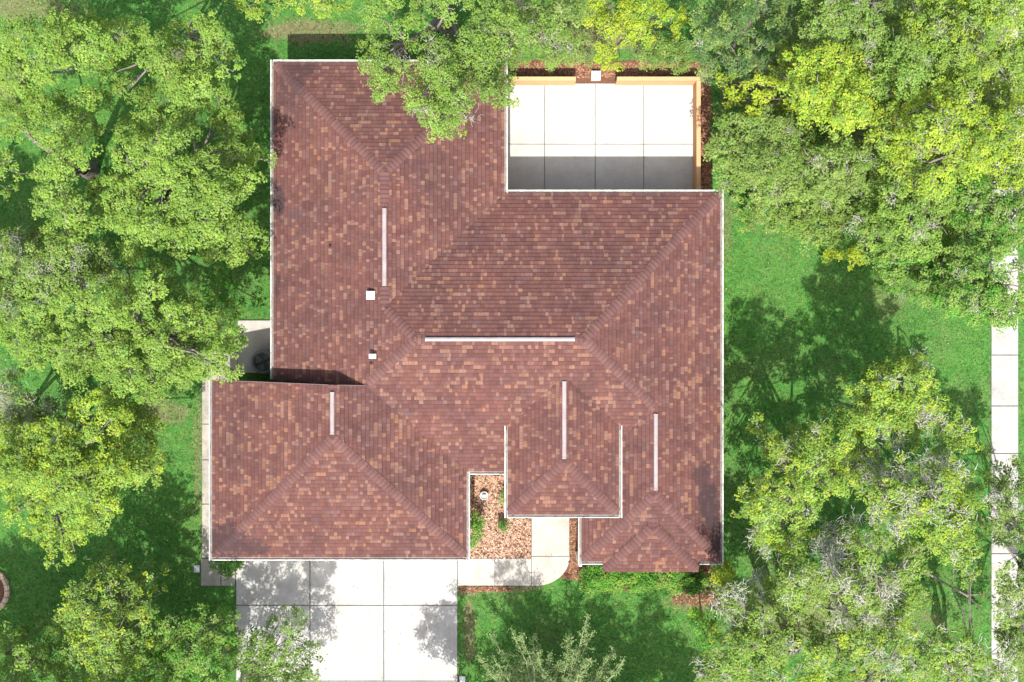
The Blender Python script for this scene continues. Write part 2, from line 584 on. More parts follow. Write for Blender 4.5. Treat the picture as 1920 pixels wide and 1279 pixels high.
for (x0, y0, x1, y1, n, dk) in BEDS:
    a = P(x0, y1); b_ = P(x1, y0)
    n = int(n)
    cx = rng.uniform(a[0], b_[0], n); cy = rng.uniform(a[1], b_[1], n); cz = rng.uniform(0.022, 0.05, n)
    th = rng.uniform(0, 2 * np.pi, n); L_ = rng.uniform(0.02, 0.055, n); W_ = rng.uniform(0.008, 0.02, n)
    tl = rng.normal(0, 0.45, (n, 2))
    for sx, sy in ((-1, -1), (1, -1), (1, 1), (-1, 1)):
        X = cx + np.cos(th) * L_ * sx - np.sin(th) * W_ * sy
        Y = cy + np.sin(th) * L_ * sx + np.cos(th) * W_ * sy
        Z = np.maximum(cz + sx * L_ * tl[:, 0] * .5 + sy * W_ * tl[:, 1], 0.02)
        V.append((X, Y, Z))
    r = rng.random((n, 1))
    if not dk:
        c = np.where(r < 0.45, (0.37, 0.235, 0.165), np.where(r < 0.70, (0.46, 0.33, 0.245), np.where(r < 0.86, (0.24, 0.135, 0.09), (0.07, 0.04, 0.03))))
    else:
        c = np.where(r < 0.5, (0.20, 0.10, 0.06), np.where(r < 0.8, (0.30, 0.17, 0.11), (0.10, 0.055, 0.04)))
    T.append(c * rng.uniform(0.8, 1.2, (n, 1)))
vv = []
fcount = 0; faces = []
for i in range(0, len(V), 4):
    n = len(V[i][0])
    q = np.stack([np.stack(V[i + j], 1) for j in range(4)], 1).reshape(-1, 3)
    vv.append(q); faces.append(np.arange(n * 4).reshape(n, 4) + fcount); fcount += n * 4
me = np_mesh('wood_chips', np.concatenate(vv), np.concatenate(faces), np.concatenate(T), M_CHIP)
o = link('wood_chips', me); tag(o, 'loose reddish bark chips covering the planting beds', 'mulch', kind='stuff')

# ------------------------------------------------------------------ the house
Z0 = 2.6; PT = 0.35
S0 = (CAM_H - Z0) / FPX
ex = lambda px: (px - 960) * S0
ey = lambda py: (639.5 - py) * S0
xW, xNE, yN, yP, xE, yS = ex(513), ex(946), ey(118), ey(362), ex(1350.5), ey(884)
xGW, xGE, yGS = ex(398), ex(875), ey(1045)
xEW, yES = ex(1090), ey(1053)
Z1 = 3.25
S1 = (CAM_H - Z1) / FPX
xPW, xPE, yPS = (952 - 960) * S1, (1160.5 - 960) * S1, (639.5 - 965) * S1

yR = 0.06                                      # main ridge
zR = Z0 + PT * (yP - yR)
pS = (zR - Z0) / (yR - yS)
pE = 0.368
zW = lambda x: Z0 + PT * (x - xW)
R1 = (xW + (zR - Z0) / PT, yR)
R2 = (xE - (zR - Z0) / pE, yR)
xN = (xW + xNE) / 2
zN = Z0 + PT * (xN - xW)
K = (xN, yP - (zN - Z0) / PT)
A1 = (xN, yN - (xN - xW))
xJ = (xW + xGE) / 2
zJ = Z0 + PT * (xJ - xW)
J = (xJ, yS + (zJ - Z0) / pS)
xER = (pE * xE + PT * xEW) / (pE + PT)
zER = Z0 + PT * (xER - xEW)
Q = (xER, yS + (zER - Z0) / pS)
A3 = (xER, yES + (zER - Z0) / PT)
xG = (xGW + xGE) / 2
zG = Z0 + PT * (xG - xGW)
pGS = 0.362
A2 = (xG, yGS + (zG - Z0) / pGS)
G1 = (xG, P(623, 722, zG)[1])
GW1 = (xGW, P(395, 712.5, Z0)[1])
xPR = (xPW + xPE) / 2
zPR = Z1 + PT * (xPR - xPW)
A4 = (xPR, yPS + (xPR - xPW))
R4 = (xPR, yS + (zPR - Z0) / pS)
yPV = yS + (Z1 - Z0) / pS
ZB = 2.60
yB = ey(1072); xB0, xB1 = ex(1131), ex(1310)
xBR = (xB0 + xB1) / 2; zBR = ZB + PT * (xBR - xB0)
A5 = (xBR, yB + (xBR - xB0))
R5 = (xBR, yES + (zBR - Z0) / PT)

# plane: name, pieces (convex plan polygons), eave point, eave z, slope, upslope direction (unit plan)
PLANES = [
    ('west', [[(xW, yN), (xW, K[1]), K, A1], [(xW, K[1]), (xW, GW1[1] - .03), J, R1, K]], (xW, 0), Z0, PT, (1, 0)),
    ('north_wing', [[(xNE, yN), (xW, yN), A1]], (0, yN), Z0, PT, (0, -1)),
    ('wing_east', [[(xNE, yP), (xNE, yN), A1, K]], (xNE, 0), Z0, PT, (-1, 0)),
    ('main_north', [[(xE, yP), (xNE, yP), K, R1, R2]], (0, yP), Z0, PT, (0, -1)),
    ('main_east', [[(xE, Q[1]), (xE, yP), R2, Q], [(xE, yES), (xE, Q[1]), Q, A3]], (xE, 0), Z0, pE, (-1, 0)),
    ('east_south', [[(xEW, yES), (xE, yES), A3]], (0, yES), Z0, PT, (0, 1)),
    ('east_west', [[(xEW, yES), A3, Q, (xEW, yS)]], (xEW, 0), Z0, PT, (1, 0)),
    ('main_south', [[R1, J, (xGE, yS), (xEW, yS), Q, R2]], (0, yS), Z0, pS, (0, 1)),
    ('garage_west', [[(xGW, yGS), A2, G1, GW1]], (xGW, 0), Z0, PT, (1, 0)),
    ('garage_east', [[A2, (xGE, yGS), (xGE, yS), J, G1]], (xGE, 0), Z0, PT, (-1, 0)),
    ('garage_south', [[(xGW, yGS), (xGE, yGS), A2]], (0, yGS), Z0, pGS, (0, 1)),
    ('porch_west', [[(xPW, yPS), A4, R4, (xPW, yPV)]], (xPW, 0), Z1, PT, (1, 0)),
    ('porch_east', [[(xPE, yPS), (xPE, yPV), R4, A4]], (xPE, 0), Z1, PT, (-1, 0)),
    ('porch_south', [[(xPW, yPS), (xPE, yPS), A4]], (0, yPS), Z1, PT, (0, 1)),
    ('bay_west', [[(xB0, yB), A5, R5, (xB0, yES)]], (xB0, 0), ZB, PT, (1, 0)),
    ('bay_east', [[(xB1, yB), (xB1, yES), R5, A5]], (xB1, 0), ZB, PT, (-1, 0)),
    ('bay_south', [[(xB0, yB), (xB1, yB), A5]], (0, yB), ZB, PT, (0, 1)),
]


def ccw(poly):
    a = 0
    for i in range(len(poly)):
        x0, y0 = poly[i]; x1, y1 = poly[(i + 1) % len(poly)]
        a += x0 * y1 - x1 * y0
    return list(poly) if a > 0 else list(reversed(poly))


def clip(sub, poly):
    out = sub
    n = len(poly)
    for i in range(n):
        ax, ay = poly[i]; bx, by = poly[(i + 1) % n]
        inp = out; out = []
        if not inp: break
        side = lambda p: (bx - ax) * (p[1] - ay) - (by - ay) * (p[0] - ax)
        for j in range(len(inp)):
            p = inp[j]; q_ = inp[(j + 1) % len(inp)]
            sp, sq = side(p), side(q_)
            if sp >= -1e-9: out.append(p)
            if (sp > 1e-9 and sq < -1e-9) or (sp < -1e-9 and sq > 1e-9):
                t_ = sp / (sp - sq)
                out.append((p[0] + t_ * (q_[0] - p[0]), p[1] + t_ * (q_[1] - p[1])))
    return out


def area(poly):
    a = 0
    for i in range(len(poly)):
        x0, y0 = poly[i]; x1, y1 = poly[(i + 1) % len(poly)]
        a += x0 * y1 - x1 * y0
    return abs(a) / 2


HB = (0.0, 0.0, 0.0)
house = empty('house', HB)
tag(house, 'single storey house with a mottled red brown shingled hip roof and white gutters', 'house')
deckv = []; deckf = []
EXPO = 0.145; THK = 0.015
PAL = [(0.098, 0.046, 0.041), (0.105, 0.050, 0.044), (0.089, 0.041, 0.037), (0.100, 0.051, 0.046),
       (0.160, 0.088, 0.069), (0.164, 0.083, 0.057), (0.096, 0.054, 0.054), (0.134, 0.071, 0.060)]
PW = [0.27, 0.20, 0.16, 0.09, 0.095, 0.05, 0.03, 0.105]
sv = []; sf = []; stn = []
single = []   # candidates for shingles built one by one: plane frame, u0, v0, colour


BAND = 0.76
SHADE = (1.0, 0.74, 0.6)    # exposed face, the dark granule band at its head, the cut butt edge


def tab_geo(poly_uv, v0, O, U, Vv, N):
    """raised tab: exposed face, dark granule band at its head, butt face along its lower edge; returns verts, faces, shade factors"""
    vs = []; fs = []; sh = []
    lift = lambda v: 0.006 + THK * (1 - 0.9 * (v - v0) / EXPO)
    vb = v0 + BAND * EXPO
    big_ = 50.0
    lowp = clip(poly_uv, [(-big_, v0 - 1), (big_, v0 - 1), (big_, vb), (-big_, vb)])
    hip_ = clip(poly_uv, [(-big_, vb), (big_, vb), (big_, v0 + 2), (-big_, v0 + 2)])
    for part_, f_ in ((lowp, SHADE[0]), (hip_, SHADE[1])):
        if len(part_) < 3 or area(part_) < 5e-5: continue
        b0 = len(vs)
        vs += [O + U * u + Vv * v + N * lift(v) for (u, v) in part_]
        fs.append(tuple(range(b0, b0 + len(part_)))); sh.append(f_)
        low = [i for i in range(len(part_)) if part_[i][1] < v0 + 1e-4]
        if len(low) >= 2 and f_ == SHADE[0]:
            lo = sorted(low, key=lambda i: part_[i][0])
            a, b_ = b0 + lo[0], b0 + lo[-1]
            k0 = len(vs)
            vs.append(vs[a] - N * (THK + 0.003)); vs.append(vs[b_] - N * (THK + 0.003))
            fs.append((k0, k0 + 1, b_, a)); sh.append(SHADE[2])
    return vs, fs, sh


for (nm, pieces, ept, ez, slope, up) in PLANES:
    L3 = math.sqrt(1 + slope * slope)
    U = np.array([up[1], -up[0], 0.0])                 # along the eave, so that U x V = N up
    Vv = np.array([up[0] / L3, up[1] / L3, slope / L3])
    N = np.cross(U, Vv)
    if N[2] < 0:
        U = -U; N = -N
    O = np.array([ept[0], ept[1], ez])
    zf = lambda x, y: ez + slope * ((x - ept[0]) * up[0] + (y - ept[1]) * up[1])
    uvp = []
    for pc in pieces:
        pc = ccw(pc)
        b_ = len(deckv)
        deckv += [(x, y, zf(x, y) - 0.004) for x, y in pc]
        deckf.append(tuple(range(b_, b_ + len(pc))))
        q_ = []
        for x, y in pc:
            d = np.array([x, y, zf(x, y)]) - O
            q_.append((float(d @ U), float(d @ Vv)))
        uvp.append(ccw(q_))
    umin = min(u for q_ in uvp for u, v in q_); umax = max(u for q_ in uvp for u, v in q_)
    vmax = max(v for q_ in uvp for u, v in q_)
    nrow = int(vmax / EXPO) + 1
    for r_ in range(nrow):
        v0 = r_ * EXPO
        u = umin - random.uniform(0, 0.3)
        last = 0
        while u < umax:
            w = random.choice([0.11, 0.13, 0.15, 0.17, 0.20, 0.26])
            if random.random() < 0.2 and last in (4, 5, 7): ci = last
            else: ci = random.choices(range(8), PW)[0]
            if ci in (4, 5, 7): w = random.choice([0.08, 0.10, 0.11, 0.12, 0.15])
            last = ci
            rect = [(u + 0.0025, v0), (u + w - 0.0025, v0), (u + w - 0.0025, v0 + EXPO), (u + 0.0025, v0 + EXPO)]
            cc = np.array(PAL[ci]) * random.uniform(0.90, 1.10)
            for q_ in uvp:
                g_ = clip(rect, q_)
                if len(g_) < 3: continue
                ar = area(g_)
                if ar < 2e-4: continue
                full = abs(ar - area(rect)) < 1e-6
                if full and w == 0.26 and v0 > EXPO:
                    single.append((O, U, Vv, N, u, v0, w, ci)); continue
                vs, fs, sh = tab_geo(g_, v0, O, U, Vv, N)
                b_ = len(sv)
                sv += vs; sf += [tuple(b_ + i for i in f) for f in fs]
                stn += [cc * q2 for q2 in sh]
            u += w
roof = link('roof', py_mesh('roof', deckv, deckf, mat=M_DECK), house)
random.shuffle(single)
tmpl = {}
for (O, U, Vv, N, u, v0, w, ci) in single[:300]:
    if ci not in tmpl:
        rect = [(0.0025, 0), (w - 0.0025, 0), (w - 0.0025, EXPO), (0.0025, EXPO)]
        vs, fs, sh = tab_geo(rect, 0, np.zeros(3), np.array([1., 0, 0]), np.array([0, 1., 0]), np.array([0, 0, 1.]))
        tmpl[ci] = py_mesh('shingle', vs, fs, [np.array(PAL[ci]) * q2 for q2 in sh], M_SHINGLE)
    o = bpy.data.objects.new('shingle', tmpl[ci])
    p = O + U * u + Vv * v0
    m = Matrix(((U[0], Vv[0], N[0], p[0]), (U[1], Vv[1], N[1], p[1]), (U[2], Vv[2], N[2], p[2]), (0, 0, 0, 1)))
    o.parent = roof
    o.matrix_basis = m
    col.objects.link(o)
for (O, U, Vv, N, u, v0, w, ci) in single[300:]:
    rect = [(u + 0.0025, v0), (u + w - 0.0025, v0), (u + w - 0.0025, v0 + EXPO), (u + 0.0025, v0 + EXPO)]
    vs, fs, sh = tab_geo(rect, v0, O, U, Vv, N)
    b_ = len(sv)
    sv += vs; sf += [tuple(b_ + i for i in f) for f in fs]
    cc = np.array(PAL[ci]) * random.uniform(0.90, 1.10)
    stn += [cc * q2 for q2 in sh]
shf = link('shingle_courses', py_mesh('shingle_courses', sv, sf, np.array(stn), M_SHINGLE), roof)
tag(shf, kind='stuff')

# hip and ridge caps, one object for each
pl = {p[0]: p for p in PLANES}


def pnormal(nm):
    _, _, _, _, s_, up = pl[nm]
    n = np.array([-up[0] * s_, -up[1] * s_, 1.0])
    return n / np.linalg.norm(n)


def caps(name, a, za, b_, zb, pa, pb, expo=0.150, w=0.155):
    """caps laid from the low end a up to b_"""
    A = np.array([a[0], a[1], za]); B = np.array([b_[0], b_[1], zb])
    d = B - A; L = np.linalg.norm(d)
    if L < 0.15: return
    d /= L
    sides = []
    mid = (np.array(a) + np.array(b_)) / 2
    for nm in (pa, pb):
        n = pnormal(nm); s_ = np.cross(n, d)
        pc = np.mean([np.mean(np.array(q_), 0) for q_ in pl[nm][1]], 0) - mid
        if s_[0] * pc[0] + s_[1] * pc[1] < 0: s_ = -s_
        sides.append((s_ / np.linalg.norm(s_), n))
    zup = np.array([0, 0, 1.0])
    me = None
    out = []
    for t_, lf in ((0, 0.034), (expo * 0.76, 0.0245), (expo * 1.2, 0.019)):
        base = d * t_
        out.append(base + sides[0][0] * w + sides[0][1] * lf)
        out.append(base + sides[0][0] * 0.03 + sides[0][1] * (lf + 0.001))
        out.append(base + sides[1][0] * 0.03 + sides[1][1] * (lf + 0.001))
        out.append(base + sides[1][0] * w + sides[1][1] * lf)
    out += [v - 0.02 * zup for v in out[:4]]
    fs = [(0, 1, 5, 4), (1, 2, 6, 5), (2, 3, 7, 6), (4, 5, 9, 8), (5, 6, 10, 9), (6, 7, 11, 10), (12, 13, 1, 0), (13, 14, 2, 1), (14, 15, 3, 2), (12, 0, 4), (15, 7, 3)]
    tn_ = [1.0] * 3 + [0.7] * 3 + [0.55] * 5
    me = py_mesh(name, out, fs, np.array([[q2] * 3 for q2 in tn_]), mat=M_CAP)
    A = A + d * (0.10 if name != 'ridge_cap' else 0.0); L -= 0.10 if name != 'ridge_cap' else 0.0
    n = int(L / expo)
    for i in range(n):
        t_ = i * expo
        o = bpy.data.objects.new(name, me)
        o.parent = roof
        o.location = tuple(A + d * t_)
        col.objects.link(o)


caps('hip_cap', (xW, yN), Z0, A1, zN, 'west', 'north_wing')
caps('hip_cap', (xNE, yN), Z0, A1, zN, 'wing_east', 'north_wing')
caps('hip_cap', K, zN, R1, zR, 'west', 'main_north')
caps('hip_cap', J, zJ, R1, zR, 'west', 'main_south')
caps('hip_cap', (xE, yP), Z0, R2, zR, 'main_north', 'main_east')
caps('hip_cap', Q, zER, R2, zR, 'main_south', 'main_east')
caps('hip_cap', (xEW, yES), Z0, A3, zER, 'east_west', 'east_south')
caps('hip_cap', (xE, yES), Z0, A3, zER, 'main_east', 'east_south')
caps('hip_cap', (xGW, yGS), Z0, A2, zG, 'garage_west', 'garage_south')
caps('hip_cap', (xGE, yGS), Z0, A2, zG, 'garage_east', 'garage_south')
caps('porch_hip_cap', (xPW, yPS), Z1, A4, zPR, 'porch_west', 'porch_south')
caps('porch_hip_cap', (xPE, yPS), Z1, A4, zPR, 'porch_east', 'porch_south')
caps('bay_hip_cap', (xB0, yB), ZB, A5, zBR, 'bay_west', 'bay_south')
caps('bay_hip_cap', (xB1, yB), ZB, A5, zBR, 'bay_east', 'bay_south')
yv = lambda py, z: P(0, py, z)[1]
xv = lambda px, z: P(px, 0, z)[0]
caps('ridge_cap', A1, zN, (xN, yv(388, zN)), zN, 'west', 'wing_east')
caps('ridge_cap', (xN, yv(538, zN)), zN, K, zN, 'west', 'wing_east')
caps('ridge_cap', (xv(798, zR), yR), zR, R1, zR, 'main_north', 'main_south')
caps('ridge_cap', (xv(1078, zR), yR), zR, R2, zR, 'main_north', 'main_south')
caps('ridge_cap', G1, zG, (xG, yv(734, zG)), zG, 'garage_west', 'garage_east')
caps('ridge_cap', (xPR, yv(714, zPR)), zPR, R4, zPR, 'porch_west', 'porch_east')
caps('ridge_cap', (xER, yv(774, zER)), zER, Q, zER, 'east_west', 'main_east')
caps('ridge_cap', A5, zBR, R5, zBR, 'bay_west', 'bay_east')


# ridge vents
def ridge_vent(a, b_, z):
    m = MB()
    A = (a[0], a[1], z); B = (b_[0], b_[1], z)
    d = Vector((b_[0] - a[0], b_[1] - a[1], 0)).normalized()
    out = (-d.y, d.x)
    m.sweep(A, B, [(-0.072, 0.0), (-0.072, 0.045), (-0.05, 0.070), (0.0, 0.082), (0.05, 0.070), (0.072, 0.045), (0.072, 0.0), (0.0, 0.02)], out)
    o = m.build('ridge_vent', M_VENT, roof)
    L = math.hypot(b_[0] - a[0], b_[1] - a[1]); ns = max(2, round(L / 1.25))
    for i in range(ns + 1):                       # overlap straps between the lengths
        t_ = min(max(i / ns, 0.03 / L), 1 - 0.03 / L)
        c_ = (a[0] + (b_[0] - a[0]) * t_, a[1] + (b_[1] - a[1]) * t_)
        MB().sweep((c_[0] - d.x * .025, c_[1] - d.y * .025, z), (c_[0] + d.x * .025, c_[1] + d.y * .025, z),
                   [(-0.078, 0.0), (-0.078, 0.048), (-0.052, 0.076), (0.0, 0.088), (0.052, 0.076), (0.078, 0.048), (0.078, 0.0), (0.0, 0.02)], out).build('seam_strap', M_VENT, o)
    return o


ridge_vent((xN, yv(390, zN + .08)), (xN, yv(536, zN + .08)), zN)
ridge_vent((xv(797, zR + .08), yR), (xv(1078, zR + .08), yR), zR)
ridge_vent((xG, yv(735, zG + .08)), (xG, yv(815, zG + .08)), zG)
ridge_vent((xPR, yv(715, zPR + .08)), (xPR, yv(861, zPR + .08)), zPR)
ridge_vent((xER, yv(776, zER + .08)), (xER, yv(920, zER + .08)), zER)

# gutters: hollow channel with a rolled lip, and fascia board behind
GPROF = [(0.0, 0.004), (0.0, -0.13), (0.075, -0.13), (0.105, -0.05), (0.112, 0.0), (0.112, 0.012), (0.080, 0.012), (0.080, -0.02), (0.074, -0.02), (0.068, -0.095), (0.014, -0.095), (0.014, 0.004)]


def gutter(x0, y0, x1, y1, z, out, e0=0.0, e1=0.0):
    d = Vector((x1 - x0, y1 - y0)).normalized()
    a = (x0 - d.x * e0, y0 - d.y * e0, z); b_ = (x1 + d.x * e1, y1 + d.y * e1, z)
    o = MB().sweep(a, b_, GPROF, out).build('gutter', M_GUTTER, house)
    m = MB().sweep(a, b_, [(0.016, -0.094), (0.066, -0.094), (0.070, -0.045), (0.016, -0.05)], out)
    m.build('debris', M_GRIME, o)
    f = MB().sweep((x0, y0, z), (x1, y1, z), [(-0.03, -0.012), (-0.03, -0.19), (-0.003, -0.19), (-0.003, -0.012)], out)
    f.build('fascia', M_WHITE, house)
    for t_ in (e0, e1):
        pass


e = 0.112
gutter(xW, GW1[1] + .02, xW, yN, Z0, (-1, 0), 0, e)
gutter(xW, yN, xNE, yN, Z0, (0, 1), -.002, -.002)
gutter(xNE, yN, xNE, yP, Z0, (1, 0), e, 0)
gutter(xNE, yP, xE, yP, Z0, (0, 1), -e - .002, -.002)
gutter(xE, yP, xE, yES, Z0, (1, 0), e, e)
gutter(xE, yES, xB1 + .02, yES, Z0, (0, -1), -.002, 0)
gutter(xB0 - .02, yES, xEW, yES, Z0, (0, -1), 0, -.002)
gutter(xEW, yES, xEW, yPS + .3, Z0, (-1, 0), e, 0)
gutter(xPE, yPS, xPE, yPV - .02, Z1, (1, 0), e, 0)
gutter(xPE, yPS, xPW, yPS, Z1, (0, -1), -.002, -.002)
gutter(xPW, yPV - .02, xPW, yPS, Z1, (-1, 0), 0, e)
gutter(xPW - .05, yS, xGE, yS, Z0, (0, -1), 0, -e - .002)
gutter(xGE, yS, xGE, yGS, Z0, (1, 0), 0, e)
gutter(xGE, yGS, xGW, yGS, Z0, (0, -1), -.002, -.002)
gutter(xGW, yGS, xGW, GW1[1], Z0, (-1, 0), e, 0)

# garage rake trim on the north gable, bay fascia
for (a, za, b_, zb) in ((GW1, Z0, G1, zG), (G1, zG, J, zJ)):
    A = Vector((a[0], a[1], za)); B = Vector((b_[0], b_[1], zb))
    MB().sweep(A, B, [(-0.04, -0.16), (0.004, -0.16), (0.004, -0.004), (-0.04, -0.008)], (0, 1)).build('rake_board', M_WHITE, house)
    MB().sweep(A, B, [(-0.012, 0.002), (0.012, -0.002), (0.012, 0.018), (-0.012, 0.022)], (0, 1)).build('drip_edge', M_LEADG, house)
for (a, b_, out) in (((xB0, yB), (xB1, yB), (0, -1)), ((xB0, yES), (xB0, yB), (-1, 0)), ((xB1, yB), (xB1, yES), (1, 0))):
    MB().sweep((a[0], a[1], ZB), (b_[0], b_[1], ZB), [(-0.03, -0.006), (-0.03, -0.15), (-0.001, -0.15), (-0.001, -0.006)], out).build('fascia', simple('bay_trim', (0.34, 0.20, 0.14), 0.8), house)

# walls under the eaves
o_ = 0.45
outline = [(xW + o_, yN - o_), (xW + o_, GW1[1] - .25), (xGW + o_, GW1[1] - .25), (xGW + o_, yGS + o_), (xGE - o_, yGS + o_), (xGE - o_, yS + o_ * .6),
           (xEW + o_, yS + o_ * .6), (xEW + o_, yES + o_), (xE - o_, yES + o_), (xE - o_, yP - o_), (xNE - o_, yP - o_), (xNE - o_, yN - o_)]
m = MB(); n = len(outline)
for i in range(n):
    a = outline[i]; b_ = outline[(i + 1) % n]
    b0 = len(m.v)
    m.v += [(a[0], a[1], 0), (b_[0], b_[1], 0), (b_[0], b_[1], Z0 - 0.02), (a[0], a[1], Z0 - 0.02)]
    m.f.append((b0, b0 + 1, b0 + 2, b0 + 3))
m.build('wall', M_WALL, house)
# north gable wall of the garage
gy = GW1[1] - .25
m = MB()
xa, xb = xGW + o_, xJ + .4
top = lambda x: Z0 + PT * (min(x - xGW, xGE - x)) - 0.02
m.v = [(xa, gy + .004, 1.2), (xb, gy + .004, 1.2), (xb, gy + .004, top(xb)), (xG, gy + .004, top(xG)), (xa, gy + .004, top(xa))]; m.f = [(0, 1, 2, 3, 4)]
m.build('gable_wall', M_WALL, house)
# soffits
sof = MB()
inner = outline
sp = [[(xW, yN), (xW, GW1[1]), (xW + o_ + .02, GW1[1]), (xW + o_ + .02, yN)], [(xE, yES), (xE, yP), (xE - o_ - .02, yP), (xE - o_ - .02, yES)],
      [(xW, yN), (xNE, yN), (xNE, yN - o_ - .02), (xW, yN - o_ - .02)], [(xNE, yP), (xNE, yN), (xNE - o_ - .02, yN), (xNE - o_ - .02, yP)],
      [(xNE, yP), (xE, yP), (xE, yP - o_ - .02), (xNE, yP - o_ - .02)], [(xGW, yGS), (xGE, yGS), (xGE, yGS + o_ + .02), (xGW, yGS + o_ + .02)],
      [(xGE, yGS), (xGE, yS), (xGE - o_ - .02, yS), (xGE - o_ - .02, yGS)], [(xGW, yGS), (xGW, GW1[1]), (xGW + o_ + .02, GW1[1]), (xGW + o_ + .02, yGS)],
      [(xEW, yES), (xE, yES), (xE, yES + o_ + .02), (xEW, yES + o_ + .02)], [(xEW, yES), (xEW, yS), (xEW + o_ + .02, yS), (xEW + o_ + .02, yES)],
      [(xGE, yS), (xEW, yS), (xEW, yS + .35), (xGE, yS + .35)]]
for i, q_ in enumerate(sp):
    q_ = ccw(q_)
    b0 = len(sof.v); z = Z0 - 0.17 - 0.003 * i
    sof.v += [(x, y, z) for x, y in q_]; sof.f.append((b0, b0 + 1, b0 + 2, b0 + 3))
sof.build('soffit', M_WHITE, house)
# porch ceiling, columns, porch beam
MB().box(xPW + .05, xPE - .05, yPS + .05, yS + .2, Z1 - .2, Z1 - .17).build('porch_ceiling', M_WHITE, house)
for cx_ in (xPW + .35, xEW + .15):
    MB().lathe([(0.2, 0.0), (0.2, 0.12), (0.15, 0.16), (0.14, 2.8), (0.19, 2.86), (0.19, 3.04)], 20, (cx_, yPS + .4, 0)).build('porch_column', M_WALL, house)
# garage doors facing the driveway, each of four panels
for i, (a, b_) in enumerate(((ex(450), ex(640)), (ex(665), ex(850)))):
    dpart = MB().box(a, b_, yGS + o_ - .04, yGS + o_ - .005, 0.05, 2.2).build('garage_door', M_WHITE, house)
    for r_ in range(4):
        MB().box(a + .03, b_ - .03, yGS + o_ - .055, yGS + o_ - .042, 0.08 + r_ * .53, .56 + r_ * .53).build('panel', M_WHITE, dpart)
# bay box below its little roof
MB().box(xB0 + .3, xB1 - .3, yB + .3, yES + o_ - .004, 0, ZB - .1).build('bay_wall', M_WALL, house)

# downspouts
for (px, py, z) in ((1088.5, 1058, 2.5), (397, 1044, 2.5)):
    p = P(px, py, z)
    MB().box(p[0] - .05, p[0] + .05, p[1] - .1, p[1] + .0, 0.1, 2.42).build('downspout', M_WHITE, house)

# roof penetrations
def on_roof(nm, px, py):
    _, _, ept, ez, s_, up = pl[nm]
    z = 3.5
    for _ in range(6):
        p = P(px, py, z); z = ez + s_ * ((p[0] - ept[0]) * up[0] + (p[1] - ept[1]) * up[1])
    return P(px, py, z)


p = on_roof('west', 696, 554)
v_ = MB().box(p[0] - .10, p[0] + .10, p[1] - .09, p[1] + .09, p[2] - .05, p[2] + .16).build('roof_vent', M_LEAD, roof)
MB().slab(p[0] - .145, p[0] + .145, p[1] - .14, p[1] + .14, p[2] + .162, p[2] + .22, .03).build('vent_cap', M_WHITE, v_)
p = on_roof('west', 700, 668)
v_ = MB().lathe([(.06, -.05), (.06, .2)], 16, tuple(p)).build('roof_vent', M_LEAD, roof)
MB().slab(p[0] - .12, p[0] + .12, p[1] - .075, p[1] + .085, p[2] + .2, p[2] + .27, .03).build('vent_cap', M_WHITE, v_)
p = on_roof('west', 696, 682)
MB().lathe([(.04, -.03), (.04, .10), (.03, .10), (.03, .04)], 12, tuple(p)).build('vent_pipe', M_LEAD, roof)
p = on_roof('west', 619, 462)
MB().lathe([(.06, -.03), (.035, .03), (.035, .14), (.025, .14), (.025, .06)], 12, tuple(p)).build('vent_pipe', M_LEAD, roof)

# ------------------------------------------------------------------ patio wall
WZ = 0.86
pwall_b = P(1310, 250)
pw = empty('patio_wall', tuple(pwall_b))
tag(pw, 'low peach stucco wall enclosing the white concrete patio', 'wall')
xi, xo = P(1306, 0, WZ)[0], P(1314, 0, WZ)[0]
yi, yo = P(0, 151, WZ)[1], P(0, 143.5, WZ)[1]


def wseg(x0, x1, y0, y1):
    s_ = MB().box(x0, x1, y0, y1, 0, WZ - .03).build('wall_section', M_STUCCO, pw, base=tuple(pwall_b))
    MB().slab(x0 - .0, x1 + .0, y0 - .0, y1 + .0, WZ - .0295, WZ, .01).build('wall_cap', M_STUCCO, s_, base=tuple(pwall_b))


wseg(xi, xo, yP - .3, yi)
wseg(P(1157, 0, WZ)[0], xo, yi + .002, yo)
wseg(xNE - .3, P(1080, 0, WZ)[0], yi + .002, yo)
# threshold strip at the gap, and a pale block outside it
p = P(1118, 140); q = P(1118, 152)
o = MB().slab(P(1109.5, 0, .3)[0], P(1126.5, 0, .3)[0], P(0, 148, .3)[1], P(0, 132, .3)[1], 0, .3, .05).build('step_block', simple('white_block', (0.74, 0.73, 0.70), 0.7), base=tuple(p))
tag(o, 'small white block outside the gap in the patio wall', 'block')

# ------------------------------------------------------------------ air conditioner
ac_z = 0.06
acb = P(490, 680, ac_z)
pc = P(493, 678.5, .85); ac = empty('air_conditioner', (pc[0], pc[1], ac_z))
tag(ac, 'round dark air conditioning condenser beside the garage gable', 'air conditioner')
r_ = 0.43
MB().lathe([(r_, 0.0), (r_ + .01, .05), (r_, .07), (r_, .70), (r_ + .015, .72), (r_ + .015, .80), (r_ - .03, .83), (r_ - .08, .81), (r_ - .08, .55), (.05, .54)], 40).build('casing', M_ACMETAL, ac, smooth=False)
for i in range(4):
    a = i * math.pi / 2 + .35
    m = MB()
    ring = []
    for (rr, da, zz) in ((.06, -.35, .66), (.33, -.18, .68), (.33, .34, .62), (.06, .4, .60)):
        ring.append((rr * math.cos(a + da), rr * math.sin(a + da), zz))
    m.v = ring + [(x, y, z - .01) for x, y, z in ring]
    m.f = [(0, 1, 2, 3), (7, 6, 5, 4), (0, 4, 5, 1), (1, 5, 6, 2), (2, 6, 7, 3), (3, 7, 4, 0)]
    m.build('fan_blade', M_BLACK, ac)
MB().lathe([(.08, .56), (.08, .70), (.05, .73)], 20).build('fan_hub', M_BLACK, ac)
gm = MB()
